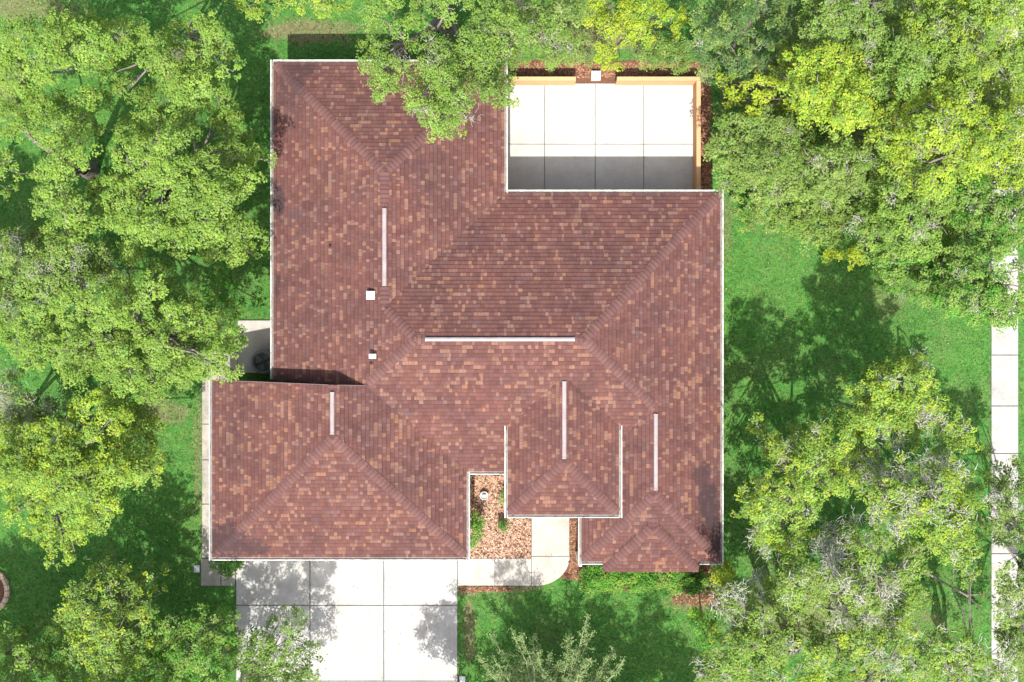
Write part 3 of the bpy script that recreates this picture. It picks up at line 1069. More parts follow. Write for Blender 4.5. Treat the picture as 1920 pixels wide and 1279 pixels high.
for rr in (.34, .29, .24, .19, .14, .09):
    seg = 36
    for i in range(seg):
        a0 = 2 * math.pi * i / seg; a1 = 2 * math.pi * (i + 1) / seg
        b0 = len(gm.v)
        for a, dr, dz in ((a0, -.004, 0), (a0, .004, 0), (a1, .004, 0), (a1, -.004, 0)):
            gm.v.append(((rr + dr) * math.cos(a), (rr + dr) * math.sin(a), .82 + .02 * (1 - rr / .35)))
        gm.f.append((b0, b0 + 1, b0 + 2, b0 + 3))
for i in range(8):
    a = i * math.pi / 4 + .1
    c_, s_ = math.cos(a), math.sin(a)
    b0 = len(gm.v)
    for rr, w in ((.06, .005), (.06, -.005), (.36, -.005), (.36, .005)):
        gm.v.append((rr * c_ - w * s_, rr * s_ + w * c_, .826 + .02 * (1 - rr / .35)))
    gm.f.append((b0, b0 + 1, b0 + 2, b0 + 3))
gm.build('grille', M_ACMETAL, ac)

# ------------------------------------------------------------------ small things in the yard
def box_lid(name, px, py, w, h, z, label):
    p = P(px, py)
    s_ = 50.0
    o = empty(name, tuple(p)); tag(o, label, 'utility box', 'buried utility boxes')
    MB().box(-w / s_ / 2, w / s_ / 2, -h / s_ / 2, h / s_ / 2, 0, z - .012).build('box_body', M_GREYSTONE, o)
    MB().slab(-w / s_ / 2 + .01, w / s_ / 2 - .01, -h / s_ / 2 + .01, h / s_ / 2 - .01, z - .0115, z + .01, .008).build('lid', simple('box_lid', (0.42, 0.44, 0.46), 0.7), o)
    return o


box_lid('utility_box', 369.5, 1066, 11, 14, .05, 'pale grey utility box lid in the grass beside the side path')
box_lid('utility_box', 867, 1274, 11, 14, .06, 'pale grey utility box lid beside the right edge of the driveway')

p = P(908, 928)
o = empty('garden_pot', tuple(p)); tag(o, 'small round grey pot standing on the wood chips by the entry', 'pot')
MB().lathe([(.09, 0), (.13, .05), (.145, .2), (.16, .22), (.16, .25), (.13, .25), (.12, .2)], 24).build('pot_body', M_GREYSTONE, o, smooth=False)
MB().lathe([(.075, .2), (.08, .29), (.05, .33), (.02, .34)], 18).build('pot_lid', simple('pale_lid', (0.55, 0.57, 0.6), 0.5), o)

p = P(-25, 1107)
o = empty('tree_ring', tuple(p)); tag(o, 'round ring of tan edging blocks filled with dark mulch at the left edge', 'edging')
ro, ri = 45 / 50.0, 36 / 50.0
nb = 22
for i in range(nb):
    a0 = 2 * math.pi * (i + .04) / nb; a1 = 2 * math.pi * (i + .96) / nb
    pts = [(ro * math.cos(a0), ro * math.sin(a0)), (ro * math.cos((a0 + a1) / 2), ro * math.sin((a0 + a1) / 2)), (ro * math.cos(a1), ro * math.sin(a1)),
           (ri * math.cos(a1), ri * math.sin(a1)), (ri * math.cos((a0 + a1) / 2), ri * math.sin((a0 + a1) / 2)), (ri * math.cos(a0), ri * math.sin(a0))]
    MB().prism(pts, 0, .12 + random.uniform(-.01, .01)).build('edging_block', M_BRICK, o)
    r2o, r2i = ro - .035, ri + .03
    pts = [(r2o * math.cos(a0), r2o * math.sin(a0)), (r2o * math.cos(a1), r2o * math.sin(a1)), (r2i * math.cos(a1), r2i * math.sin(a1)), (r2i * math.cos(a0), r2i * math.sin(a0))]
    MB().prism(pts, .1, .16 + random.uniform(-.01, .01)).build('top_block', M_BRICK, o)
MB().lathe([(ri - .004, 0), (ri - .004, .05), (.1, .08)], 30).build('mulch_fill', M_MULCH_D, o)


# ------------------------------------------------------------------ plants and trees
def tubes(polys, n):
    """list of (points (k,3), radii (k)) -> verts, faces; n-sided"""
    vs = []; fs = []; b_ = 0
    for pts, rad in polys:
        pts = np.asarray(pts, float); kk = len(pts)
        for i in range(kk):
            d = pts[min(i + 1, kk - 1)] - pts[max(i - 1, 0)]
            d = d / (np.linalg.norm(d) + 1e-9)
            a = np.cross(d, (0.31, 0.77, 0.55)); a /= np.linalg.norm(a) + 1e-9
            c_ = np.cross(d, a)
            for j in range(n):
                t_ = 2 * math.pi * j / n
                vs.append(pts[i] + rad[i] * (math.cos(t_) * a + math.sin(t_) * c_))
        for i in range(kk - 1):
            for j in range(n):
                j2 = (j + 1) % n
                fs.append((b_ + i * n + j, b_ + i * n + j2, b_ + (i + 1) * n + j2, b_ + (i + 1) * n + j))
        b_ += kk * n
    return np.array(vs), np.array(fs)


def twigs_fast(A, B, r0, r1, r):
    """many slim bent three-sided twigs from A to B, vectorised"""
    n = len(A)
    if n == 0: return np.zeros((0, 3)), np.zeros((0, 4), int)
    Mx = (A + B) / 2 + r.normal(0, 1, (n, 3)) * (np.linalg.norm(B - A, axis=1, keepdims=True) * 0.13)
    d = B - A; d = d / (np.linalg.norm(d, axis=1, keepdims=True) + 1e-9)
    a = np.cross(d, (0.31, 0.77, 0.55)); a /= np.linalg.norm(a, axis=1, keepdims=True) + 1e-9
    c_ = np.cross(d, a)
    rings = []
    for p_, rr in ((A, r0), (Mx, (r0 + r1) / 2), (B, r1)):
        for j in range(3):
            t_ = 2 * math.pi * j / 3
            rings.append(p_ + rr * (math.cos(t_) * a + math.sin(t_) * c_))
    V_ = np.stack(rings, 1)                # n, 9, 3
    f = []
    for i in range(2):
        for j in range(3):
            j2 = (j + 1) % 3
            f.append((i * 3 + j, i * 3 + j2, (i + 1) * 3 + j2, (i + 1) * 3 + j))
    f = np.array(f)[None] + (np.arange(n) * 9)[:, None, None]
    return V_.reshape(-1, 3), f.reshape(-1, 4)


def leaf_mesh(centers, normals, size, tint, r, aspect=0.58):
    """rhombic leaves, slightly folded"""
    n = len(centers)
    normals = normals / (np.linalg.norm(normals, axis=1, keepdims=True) + 1e-9)
    a = r.normal(0, 1, (n, 3))
    a -= normals * (a * normals).sum(1, keepdims=True)
    a /= np.linalg.norm(a, axis=1, keepdims=True) + 1e-9
    b_ = np.cross(normals, a)
    L = size[:, None] * 0.5
    W = L * aspect
    fold = normals * L * 0.22
    v = np.stack([centers - a * L - fold, centers - a * L * .1 + b_ * W, centers + a * L - fold, centers - a * L * .1 - b_ * W], 1).reshape(-1, 3)
    f = np.arange(n * 4).reshape(n, 4)
    return v, f, tint


# leaf palettes (base colours)
YEL = [(0.245, 0.345, 0.034), (0.205, 0.310, 0.034), (0.275, 0.362, 0.042)]
BRI = [(0.172, 0.275, 0.046), (0.200, 0.302, 0.056), (0.146, 0.246, 0.038)]
MIDG = [(0.128, 0.228, 0.042), (0.155, 0.258, 0.052), (0.180, 0.280, 0.062)]
DUL = [(0.155, 0.235, 0.054), (0.185, 0.262, 0.066), (0.135, 0.212, 0.044)]
GREY = [(0.36, 0.36, 0.29), (0.41, 0.40, 0.36), (0.31, 0.33, 0.22)]
LIME = [(0.080, 0.230, 0.028), (0.110, 0.275, 0.035), (0.062, 0.190, 0.024)]
GOLD = [(0.245, 0.325, 0.022), (0.205, 0.290, 0.024), (0.285, 0.345, 0.03)]
DARK = [(0.030, 0.075, 0.016), (0.040, 0.095, 0.018), (0.055, 0.115, 0.022)]
TREE_N = [0]


def make_tree(name, label, cat, base_px, lobes, top, pal, group=None, dens=1.0, drop=0.38, moss=0.0, leaf=0.088, low=0.5, trunk_r=0.22,
              twig=0.5, flat=0.72, pal2=None, bare=0.0, bush=False, zmin=None):
    """lobes: (px, py, r_px[, m]) ; m>0 marks lobes grey with moss/lichen. A lobe's height falls away from the crown's middle."""
    TREE_N[0] += 1
    r = np.random.default_rng(1000 + TREE_N[0])
    base = P(base_px[0], base_px[1], 0)
    lob = np.array([(l[0], l[1], l[2], l[3] if len(l) > 3 else 0.0) for l in lobes], float)
    cx, cy = lob[:, 0].mean(), lob[:, 1].mean()
    dd = np.hypot(lob[:, 0] - cx, lob[:, 1] - cy); dm = max(dd.max(), 1)
    C = []; RR = []; MS = []
    for (lx, ly, lr, lm), d_ in zip(lob, dd):
        z = top * (1 - drop * (d_ / dm) ** 2) + r.normal(0, 0.07) * top * (0.3 if bush else 1.3)
        rm = lr * (CAM_H - z) / FPX
        z = max(z - rm * flat, rm * flat * (0.7 if bush else 1.0) + .05)
        if zmin: z = max(z, zmin)
        C.append(P(lx, ly, z)); RR.append(rm); MS.append(lm)
    mx_ = np.mean([q_[0] for q_ in C]); my_ = np.mean([q_[1] for q_ in C])
    nlow = int(len(C) * low)
    for i in range(nlow):                      # lower foliage seen through the gaps
        j = r.integers(0, len(lob))
        z = max(C[j][2] - r.uniform(0.7, 1.9) * (0.3 if bush else 1), 0.3)
        if zmin: z = max(z, zmin - .2)
        rm = RR[j] * r.uniform(0.7, 1.0)
        jt = np.clip(r.normal(0, RR[j] * .5, 2), -RR[j] * .7, RR[j] * .7)
        C.append(np.array([C[j][0] * .985 + mx_ * .015 + jt[0], C[j][1] * .985 + my_ * .015 + jt[1], z])); RR.append(rm); MS.append(MS[j] * .5)
    C = np.array(C); RR = np.array(RR); MS = np.array(MS)
    LV = []; LN = []; LS = []; LT = []
    TA = []; TB = []; TM = []
    pal = np.array(pal); grey = np.array(GREY)
    p2 = np.array(pal2) if pal2 is not None else None
    for i in range(len(C)):
        rm = RR[i]
        isl = i >= len(lob)
        # small clumps sit on the upper shell of the lobe
        nc = max(3, int(17 * dens * (rm / 0.45) ** 2 * (0.55 if isl else 1.0)))
        u = r.uniform(-0.25 if not isl else -.1, 1.0, nc); ph = r.uniform(0, 2 * np.pi, nc)
        s_ = np.sqrt(np.clip(1 - u * u, 0, 1))
        dirs = np.stack([s_ * np.cos(ph), s_ * np.sin(ph), u], 1)
        lump = r.uniform(0.55, 1.16, (nc, 1))
        cc = C[i] + dirs * lump * np.array([rm, rm, rm * flat])
        cr = r.uniform(0.11, 0.21, nc) * (0.85 + 0.3 * rm)
        ismoss = r.random(nc) < max(MS[i], moss)
        lobe_tone = r.uniform(0.88, 1.12)
        for j in range(nc):
            nl = int(r.uniform(22, 40) * (cr[j] / .16) ** 1.4)
            if bare and r.random() < bare: nl = int(nl * .25)
            q_ = r.normal(0, 1, (nl, 3)); q_ /= np.linalg.norm(q_, axis=1, keepdims=True)
            q_[:, 2] = np.abs(q_[:, 2]) * 0.9 - 0.12
            rad = r.uniform(0.35, 1.1, (nl, 1)) ** .7
            pos = cc[j] + q_ * rad * cr[j] * np.array([1.1, 1.1, .75])
            nrm = q_ * 0.6 + dirs[j] * 0.25 + np.array([0, -0.15, .85]) + r.normal(0, .36, (nl, 3))
            if ismoss[j]:
                base_c = grey[r.integers(0, 3)]
                tn = base_c * r.uniform(.75, 1.15, (nl, 1))
                sz = r.uniform(.4, .8, nl) * leaf
                gp = r.random(nl) < .35
                tn[gp] = pal[r.integers(0, 3)] * r.uniform(.8, 1.1)
            else:
                base_c = pal[r.integers(0, len(pal))] if (p2 is None or r.random() < .7) else p2[r.integers(0, len(p2))]
                tn = base_c * lobe_tone * r.uniform(.78, 1.22, (nl, 1)) * np.array([1, 1, 1]) * (1 + r.normal(0, .06, (nl, 3)))
                sz = r.uniform(.65, 1.25, nl) * leaf
            LV.append(pos); LN.append(nrm); LS.append(sz); LT.append(np.clip(tn, .004, .6))
        sel = r.random(nc) < twig
        TA.append(C[i][None] * .45 + cc[sel] * .55 - np.array([0, 0, rm * flat * .35]) + r.normal(0, rm * .2, (sel.sum(), 3)))
        TB.append(cc[sel] + np.array([0, 0, .05]) + r.normal(0, .05, (sel.sum(), 3)))
        # bare grey sprigs poking out of mossy lobes
        nm = int(ismoss.sum() * 12)
        if nm:
            st_ = cc[ismoss][r.integers(0, max(1, ismoss.sum()), nm)]
            e_ = r.normal(0, 1, (nm, 3)); e_[:, 2] = np.abs(e_[:, 2]) * .8
            e_ /= np.linalg.norm(e_, axis=1, keepdims=True)
            st_ = st_ + r.normal(0, .13, (nm, 3)) * [1, 1, .5]
            TA.append(st_); TB.append(st_ + e_ * r.uniform(.10, .32, (nm, 1)))
    root = empty(name, tuple(base)); tag(root, label, cat, group)
    v, f, tn = leaf_mesh(np.concatenate(LV), np.concatenate(LN), np.concatenate(LS), np.concatenate(LT), r)
    cr_o = link('crown', np_mesh('crown', v - base, f, tn, M_LEAF), root)
    tag(cr_o, kind='stuff')
    # limbs
    polys = []
    mean = C[:len(lob)].mean(0)
    hz = max(C[:, 2].min() * .55, .15)
    fork = np.array([base[0] + (mean[0] - base[0]) * .25, base[1] + (mean[1] - base[1]) * .25, hz])
    if not bush:
        polys.append(([base, base * .6 + fork * .4 + r.normal(0, .06, 3) * [1, 1, 0], fork], [trunk_r * 1.35, trunk_r, trunk_r * .85]))
    # group lobes into a few main limbs by angle
    nk = max(2, min(7, len(lob) // 4 + 1))
    ids = r.permutation(len(lob))[:nk]
    hubs = []
    for i in ids:
        h_ = fork * .45 + C[i] * .55 + r.normal(0, .15, 3)
        h_[2] = max(hz, C[i][2] * .8)
        hubs.append(h_)
        mid_ = (fork + h_) / 2 + r.normal(0, .18, 3); mid_[2] = max(mid_[2], .1)
        polys.append(([fork, mid_, h_], [trunk_r * .55, trunk_r * .36, trunk_r * .24]))
    hubs = np.array(hubs)
    for i in range(len(C)):
        h_ = hubs[np.argmin(np.linalg.norm(hubs - C[i], axis=1))]
        e_ = C[i] - np.array([0, 0, RR[i] * flat * .4])
        m1 = h_ * .6 + e_ * .4 + r.normal(0, .12, 3)
        m2 = h_ * .25 + e_ * .75 + r.normal(0, .1, 3)
        tr_ = trunk_r * (.5 if bush else .19)
        polys.append(([h_, m1, m2, e_ + (e_ - m2) * .2], [tr_, tr_ * .72, tr_ * .5, tr_ * .3]))
    v, f = tubes(polys, 6)
    A = np.concatenate(TA); B = np.concatenate(TB)
    v2, f2 = twigs_fast(A, B, .010, .004, r)
    tk = link('stem' if bush else 'trunk', np_mesh('trunk', v - base, f, None, M_BARK, smooth=True), root)
    tag(link('twigs', np_mesh('twigs', v2 - base, f2, None, M_PALE if name == 'mossy_oak' else M_TWIG), root), kind='stuff')
    return root


def LL(sc, ox, oy, pts, r=30, m=0.0):
    out = []
    for p_ in pts:
        rr = p_[2] if len(p_) > 2 else r
        mm = p_[3] if len(p_) > 3 else m
        out.append((ox + p_[0] / sc, oy + p_[1] / sc, rr, mm))
    return out


Z1_ = (2.46, 0, 0); Z2_ = (3.046, 0, 480); Z3_ = (3.05, 0, 860); Z4_ = (3.198, 500, 80)
Z6_ = (2.664, 1340, 0); Z7_ = (3.045, 1340, 440); Z8_ = (2.913, 1300, 840); Z9_ = (4.0, 420, 1080)
OAK = 'oaks along the left side of the lot'
WOOD = 'trees of the wood behind the patio'

# --- left of the house
make_tree('oak_tree', 'bright leafy oak in the upper left corner, its crown cut by the left edge', 'tree', (110, 110),
          LL(*Z1_, [(100, 160), (300, 120), (450, 130), (540, 170), (560, 250), (380, 240), (200, 280), (60, 320), (150, 390), (270, 220), (30, 220), (420, 180), (90, 420, 24), (-40, 250), (-60, 350)], 36),
          8.0, BRI, OAK, pal2=MIDG, trunk_r=.26)
make_tree('oak_tree', 'round oak with a ragged top between the corner oak and the roof', 'tree', (330, 130),
          LL(*Z1_, [(690, 170, 25), (830, 170, 28), (960, 110, 24), (1000, 190, 27), (1040, 250, 26), (700, 250, 24), (750, 310, 32), (880, 320, 32), (1060, 320, 20), (900, 240, 26), (820, 380, 30), (940, 130, 18)]) +
          LL(*Z1_, [(860, 440, 40), (1000, 460, 32), (580, 420, 26), (920, 400, 30), (500, 350, 22), (490, 470, 22)]),
          7.4, BRI, OAK, pal2=MIDG, trunk_r=.2)
make_tree('oak_tree', 'oak with a bare dark limb showing, left of the widest crown', 'tree', (168, 320),
          LL(*Z1_, [(40, 540), (100, 590, 25), (300, 520, 38), (230, 600, 35), (330, 620, 35), (380, 700, 30), (270, 760, 34), (200, 500, 30), (230, 830, 25),
                    (400, 480, 28), (230, 930, 35), (330, 960, 30), (290, 1050, 34), (330, 1130, 28), (400, 1060, 28), (150, 470, 26)], 30),
          7.8, BRI, OAK, pal2=MIDG, trunk_r=.3)
make_tree('oak_tree', 'widest bright oak crown reaching the left gutter of the roof', 'tree', (300, 340),
          LL(*Z1_, [(720, 470, 32), (700, 560, 34), (600, 620, 30), (680, 700, 34), (580, 720, 30), (800, 700, 34), (860, 620, 32), (900, 560, 28), (1080, 580, 30), (1140, 680, 30),
                    (1160, 720, 18), (1080, 730, 30), (820, 800, 36), (950, 780, 36), (740, 800, 30), (900, 880, 36), (1060, 850, 34), (1140, 840, 24), (1000, 920, 34), (900, 950, 36),
                    (780, 900, 36), (560, 900, 34), (480, 900, 30), (600, 1000, 36), (500, 1000, 34), (700, 1050, 36), (620, 1120, 30), (820, 1040, 34), (830, 1120, 30), (960, 1050, 34),
                    (1080, 1050, 34), (1160, 1090, 18), (1140, 1160, 18), (1060, 1150, 26), (980, 1160, 24), (1010, 500, 24)]),
          8.0, BRI, OAK, drop=.52, pal2=MIDG, trunk_r=.3)
make_tree('oak_tree', 'thin twiggy oak cut by the left edge beside the bare limb', 'tree', (-10, 330),
          LL(*Z1_, [(20, 700, 18), (40, 780, 20), (30, 870, 18), (-40, 780, 26), (60, 740, 14)]), 5.5, BRI, OAK, dens=.7, bare=.5, trunk_r=.12, twig=1)
make_tree('oak_tree', 'dull green oak with grey twigs at mid left, below the bare limb', 'tree', (95, 500),
          LL(*Z1_, [(60, 1150, 38), (180, 1130, 36), (100, 1230, 42), (300, 1200, 38), (440, 1200, 36), (200, 1290, 36), (330, 1290, 36), (60, 1320, 36), (440, 1270, 30), (50, 1400, 30)]),
          5.6, DUL, OAK, pal2=MIDG, moss=.12, trunk_r=.18, twig=.9)
make_tree('oak_tree', 'broad bright oak reaching over the equipment pad beside the garage', 'tree', (215, 640),
          LL(*Z2_, [(280, 150), (340, 230), (230, 270), (420, 300), (540, 240, 26), (720, 150, 24), (880, 110, 26), (860, 200), (900, 270), (700, 250), (1060, 250, 26), (620, 320), (760, 350), (900, 350),
                    (1020, 330), (1150, 370), (1250, 400), (1000, 430), (860, 450), (740, 440), (560, 430), (420, 440), (320, 400), (180, 380), (60, 420), (100, 480), (190, 540), (240, 590, 22), (330, 540),
                    (440, 540), (560, 560), (680, 560), (800, 530), (930, 530), (1060, 520), (1180, 480), (1280, 470, 24), (1345, 475, 17), (1300, 560, 20), (1250, 640, 20), (1180, 600, 24), (1100, 620),
                    (980, 620), (860, 640), (740, 660), (620, 640, 26), (500, 620, 26), (380, 640, 20), (700, 720, 24), (820, 760, 26), (900, 800, 20), (1000, 700, 26), (1080, 690, 18), (400, 700, 18)], 31),
          8.0, BRI, OAK, pal2=MIDG, trunk_r=.32, low=.6)
make_tree('young_tree', 'fresh green young tree above the equipment pad next to the roof', 'tree', (425, 545),
          LL(*Z2_, [(1280, 150, 22), (1300, 220, 24), (1230, 280, 22), (1310, 310, 22), (1200, 180, 18)]), 4.6, LIME, pal2=BRI, trunk_r=.1, dens=.9)
make_tree('oak_tree', 'yellow green oak low on the left, over the shaded lawn strip', 'tree', (120, 900),
          LL(*Z2_, [(500, 860), (600, 850), (680, 900), (760, 900, 28), (820, 950, 26), (880, 1000, 22), (720, 990), (600, 960), (160, 1050), (240, 1040), (60, 1100), (100, 1180), (340, 1040), (440, 1080),
                    (560, 1100), (680, 1080), (780, 1120, 26), (800, 1180, 24), (760, 1240, 26), (640, 1200), (520, 1200), (400, 1200), (280, 1200), (180, 1240), (440, 900, 24), (20, 1000, 26), (30, 900, 22)], 33) +
          LL(*Z3_, [(760, 60, 24), (740, 120, 22), (640, 60), (540, 80), (440, 120), (560, 180), (600, 240, 26), (620, 300, 20), (560, 340, 24), (480, 380, 24), (400, 300), (440, 200), (320, 180), (240, 100),
                    (100, 60), (60, 100), (110, 220, 26), (60, 320, 16), (260, 300), (200, 380, 24), (280, 440, 24), (330, 500, 20), (380, 540, 14), (300, 590, 14), (420, 440, 20), (30, 330, 10)], 32),
          7.6, BRI, OAK, pal2=YEL, trunk_r=.3, low=.6)
make_tree('oak_tree', 'dull oak with bare grey twigs at the left edge, above the yellow green one', 'tree', (50, 770),
          LL(*Z2_, [(200, 900, 34), (100, 850, 34), (60, 950, 34), (300, 960, 34), (180, 960, 34), (60, 720, 26), (20, 800, 26)]), 5.0, DUL, OAK, moss=.35, trunk_r=.16, twig=1)
make_tree('sparse_tree', 'open twiggy tree with thin leaves at the bottom left', 'tree', (245, 1230),
          LL(*Z3_, [(550, 620, 20), (700, 650, 20), (770, 700, 18), (520, 720, 22), (620, 730, 22), (740, 770, 20), (430, 750, 22), (400, 830, 24), (480, 900, 26), (600, 860, 24), (830, 800, 16), (860, 670, 12),
                    (700, 900, 24), (820, 920, 22), (440, 1000, 28), (330, 1040, 24), (300, 1120, 28), (500, 1050, 26), (480, 1180, 30), (620, 1020, 26), (700, 1060, 24), (600, 1180, 30), (380, 1240, 26), (720, 1220, 24), (560, 960, 26), (520, 830, 22), (640, 960, 24), (760, 840, 20), (780, 1000, 24), (680, 1140, 26), (420, 1100, 26), (540, 1120, 26), (400, 910, 22), (350, 960, 20), (560, 1260, 30), (780, 1100, 26), (820, 1240, 28)]),
          5.6, MIDG, 'open twiggy trees at the bottom left', pal2=YEL, dens=.9, bare=.3, twig=1, trunk_r=.14, low=1.6)
make_tree('sparse_tree', 'green open tree beside the lower left side of the driveway', 'tree', (330, 1240),
          LL(*Z3_, [(1000, 960, 24), (1120, 920, 24), (1200, 980, 26), (1080, 1050, 28), (960, 1100, 28), (880, 1180, 28), (1020, 1200, 30), (1150, 1120, 28), (1280, 990, 22), (1300, 1090, 26), (1180, 1220, 28), (1280, 1200, 24), (1000, 1290, 30), (1180, 1310, 30), (920, 1000, 24), (1040, 1120, 26), (1220, 1070, 24), (1100, 1180, 26), (940, 1230, 28), (1060, 990, 22)]),
          5.6, MIDG, 'open twiggy trees at the bottom left', pal2=LIME, dens=.9, bare=.2, twig=.9, trunk_r=.14, low=1.3)
make_tree('sparse_tree', 'small open tree in the bottom left corner', 'tree', (30, 1250),
          LL(*Z3_, [(60, 1020, 24), (150, 1000, 22), (60, 1120, 28), (160, 1140, 26), (80, 1230, 28), (200, 1230, 28), (20, 1300, 28), (250, 1160, 20)]),
          5.0, MIDG, 'open twiggy trees at the bottom left', pal2=BRI, dens=.9, bare=.25, twig=1, trunk_r=.12, low=1.3)
make_tree('sparse_tree', 'small leaved tree whose branches reach over the left of the driveway', 'tree', (415, 1330),
          LL(*Z9_, [(460, 260, 10), (480, 340, 13), (380, 300, 7), (330, 360, 8), (250, 430, 12), (350, 460, 16), (480, 430, 15), (180, 500, 18), (300, 540, 20), (420, 560, 18), (540, 600, 16), (200, 620, 24), (340, 640, 24),
                    (480, 700, 22), (620, 620, 12), (160, 720, 24), (300, 740, 26), (560, 740, 18), (680, 740, 14), (250, 820, 28), (450, 830, 26), (600, 840, 20)]),
          4.6, MIDG, dens=1.15, bare=.15, twig=1, trunk_r=.09, leaf=.08, low=.6)

# --- behind the house
make_tree('oak_tree', 'pale green oak hanging over the upper left wing of the roof', 'tree', (830, 20),
          LL(*Z4_, [(620, 30, 24), (700, 60, 26), (620, 140, 22), (720, 150, 26), (800, 160, 22), (690, 230, 22), (690, 280, 18), (760, 300, 14), (940, 30, 28), (1050, 60, 28), (1000, 160, 28), (1080, 150, 28), (1160, 120, 26),
                    (900, 250, 20), (880, 330, 18), (980, 260, 28), (1080, 250, 28), (1150, 250, 24), (950, 370, 24), (1050, 350, 28), (1150, 350, 22), (930, 440, 18), (1030, 440, 26), (1120, 430, 18), (1010, 520, 18), (1060, 530, 18),
                    (1290, 300, 20), (1350, 250, 26), (1400, 200, 26), (1300, 160, 24), (1250, 80, 26), (1350, 340, 18), (1420, 320, 18), (1420, 80, 28), (1300, 30, 28), (1460, 260, 14)]) +
          [(700, 25, 26), (745, 55, 22), (790, 25, 28), (850, 15, 30), (900, 40, 30), (950, 60, 30), (880, 80, 26), (930, 20, 30), (720, 0, 30), (820, -20, 30)],
          7.4, MIDG, pal2=BRI, drop=.3, moss=.02, trunk_r=.28, zmin=4.9, leaf=.08, low=.4)
make_tree('oak_tree', 'pale green tree above the top left corner of the patio', 'tree', (1010, 50),
          [(985, 30, 30), (1010, 70, 28), (1045, 40, 30), (975, 95, 24), (1060, 85, 24), (1020, 10, 30), (1030, 100, 20), (960, 10, 28), (1075, 20, 26)], 5.4, MIDG, pal2=DUL, trunk_r=.16, moss=.06)
make_tree('fringe_tree', 'strip of foliage at the top edge above the shaded lawn', 'tree', (540, -20),
          [(470, 8, 22), (510, 2, 22), (560, 6, 22), (605, 2, 24), (640, -8, 26), (440, -8, 22), (480, 26, 12)], 5.6, BRI, pal2=YEL, trunk_r=.15)
make_tree('shrub', 'golden yellow green small tree behind the gap in the patio wall', 'tree', (1180, 50),
          [(1110, 20, 24), (1145, 45, 24), (1185, 20, 28), (1230, 30, 26), (1270, 38, 22), (1170, 70, 18), (1140, 100, 16), (1158, 112, 12), (1125, 88, 10), (1200, 55, 22), (1175, 35, 22), (1160, 125, 8)], 4.2, GOLD, pal2=YEL, trunk_r=.12, dens=.95)
for (lab, bp, lb, tp) in [
    ('low grey green shrub against the outside of the patio wall, left of the gap', (1050, 100), [(1035, 112, 18), (1075, 108, 20), (1095, 80, 24), (1060, 80, 22), (1095, 118, 14)], 1.6),
    ('low grey green shrub against the outside of the patio wall, right of the gap', (1250, 100), [(1240, 116, 20), (1215, 108, 18), (1268, 108, 22), (1250, 92, 22), (1290, 96, 22), (1278, 128, 12), (1230, 85, 20)], 2.0)]:
    make_tree('shrub', lab, 'shrub', bp, lb, tp, DUL, 'shrubs outside the patio wall', pal2=MIDG, trunk_r=.05, bush=True, drop=.15, leaf=.07)
make_tree('wood_tree', 'blue green tree at the top edge between the yellow tree and the wood', 'tree', (1380, 70),
          [(1320, 40, 28), (1360, 60, 30), (1340, 108, 28), (1400, 30, 30), (1420, 90, 30), (1460, 50, 30), (1390, 118, 24), (1330, 135, 18), (1440, 128, 22), (1310, 75, 24), (1480, 20, 30), (1370, 0, 30), (1440, 5, 30)],
          6.2, [(0.055, 0.115, 0.036), (0.075, 0.140, 0.045), (0.10, 0.16, 0.05)], WOOD, pal2=DUL, moss=0.028, trunk_r=.2)
make_tree('wood_tree', 'small yellow tree nearest the top right corner of the patio', 'tree', (1410, 170),
          LL(*Z6_, [(60, 400, 16), (120, 450, 20), (200, 440, 22), (280, 440, 18), (340, 430, 14), (190, 540, 20), (100, 500, 18), (240, 500, 16), (400, 540, 16), (380, 500, 14)]), 4.4, GOLD, WOOD, pal2=YEL, trunk_r=.1, dens=.85)
make_tree('wood_tree', 'bright yellow green crown left of the middle of the wood', 'tree', (1570, 170),
          LL(*Z6_, [(430, 330), (520, 300), (600, 300), (700, 310), (460, 420), (560, 420), (640, 440), (720, 440), (520, 520), (600, 560), (680, 560), (640, 630, 24), (740, 560), (800, 540, 26), (480, 470), (350, 330, 26), (420, 270, 26)], 33),
          7.0, YEL, WOOD, pal2=BRI, trunk_r=.22)
make_tree('wood_tree', 'mid green crown in the upper middle of the wood', 'tree', (1690, 130),
          LL(*Z6_, [(800, 300), (900, 330), (980, 400), (860, 430), (950, 260), (1060, 250), (1000, 330), (1100, 340), (780, 380), (700, 240), (880, 220)], 34), 6.4, MIDG, WOOD, pal2=BRI, moss=0.024, trunk_r=.2)
make_tree('wood_tree', 'large yellow crown on the right of the wood', 'tree', (1780, 230),
          LL(*Z6_, [(1180, 400), (1280, 380), (1320, 430, 26), (1200, 480), (1080, 480), (960, 520), (1060, 560), (1250, 520), (1340, 580), (900, 620), (1000, 620), (1100, 640), (1200, 620), (1300, 660),
                    (860, 700, 28), (960, 720), (1080, 720), (1200, 740), (1320, 740), (920, 830), (1020, 820), (1000, 900, 28), (1080, 920, 26), (1140, 850), (1200, 860, 28), (1300, 820)], 34),
          7.6, YEL, WOOD, pal2=BRI, moss=0.020, trunk_r=.28, twig=.7)
make_tree('wood_tree', 'yellow green crown cut by the right edge, beside the large yellow one', 'tree', (1890, 240),
          LL(*Z6_, [(1440, 520), (1500, 450), (1520, 560), (1400, 640), (1480, 640), (1440, 720), (1540, 720), (1400, 840), (1480, 860), (1560, 640), (1560, 820), (1430, 780)], 34), 6.8, YEL, WOOD, pal2=MIDG, moss=0.032, trunk_r=.2)
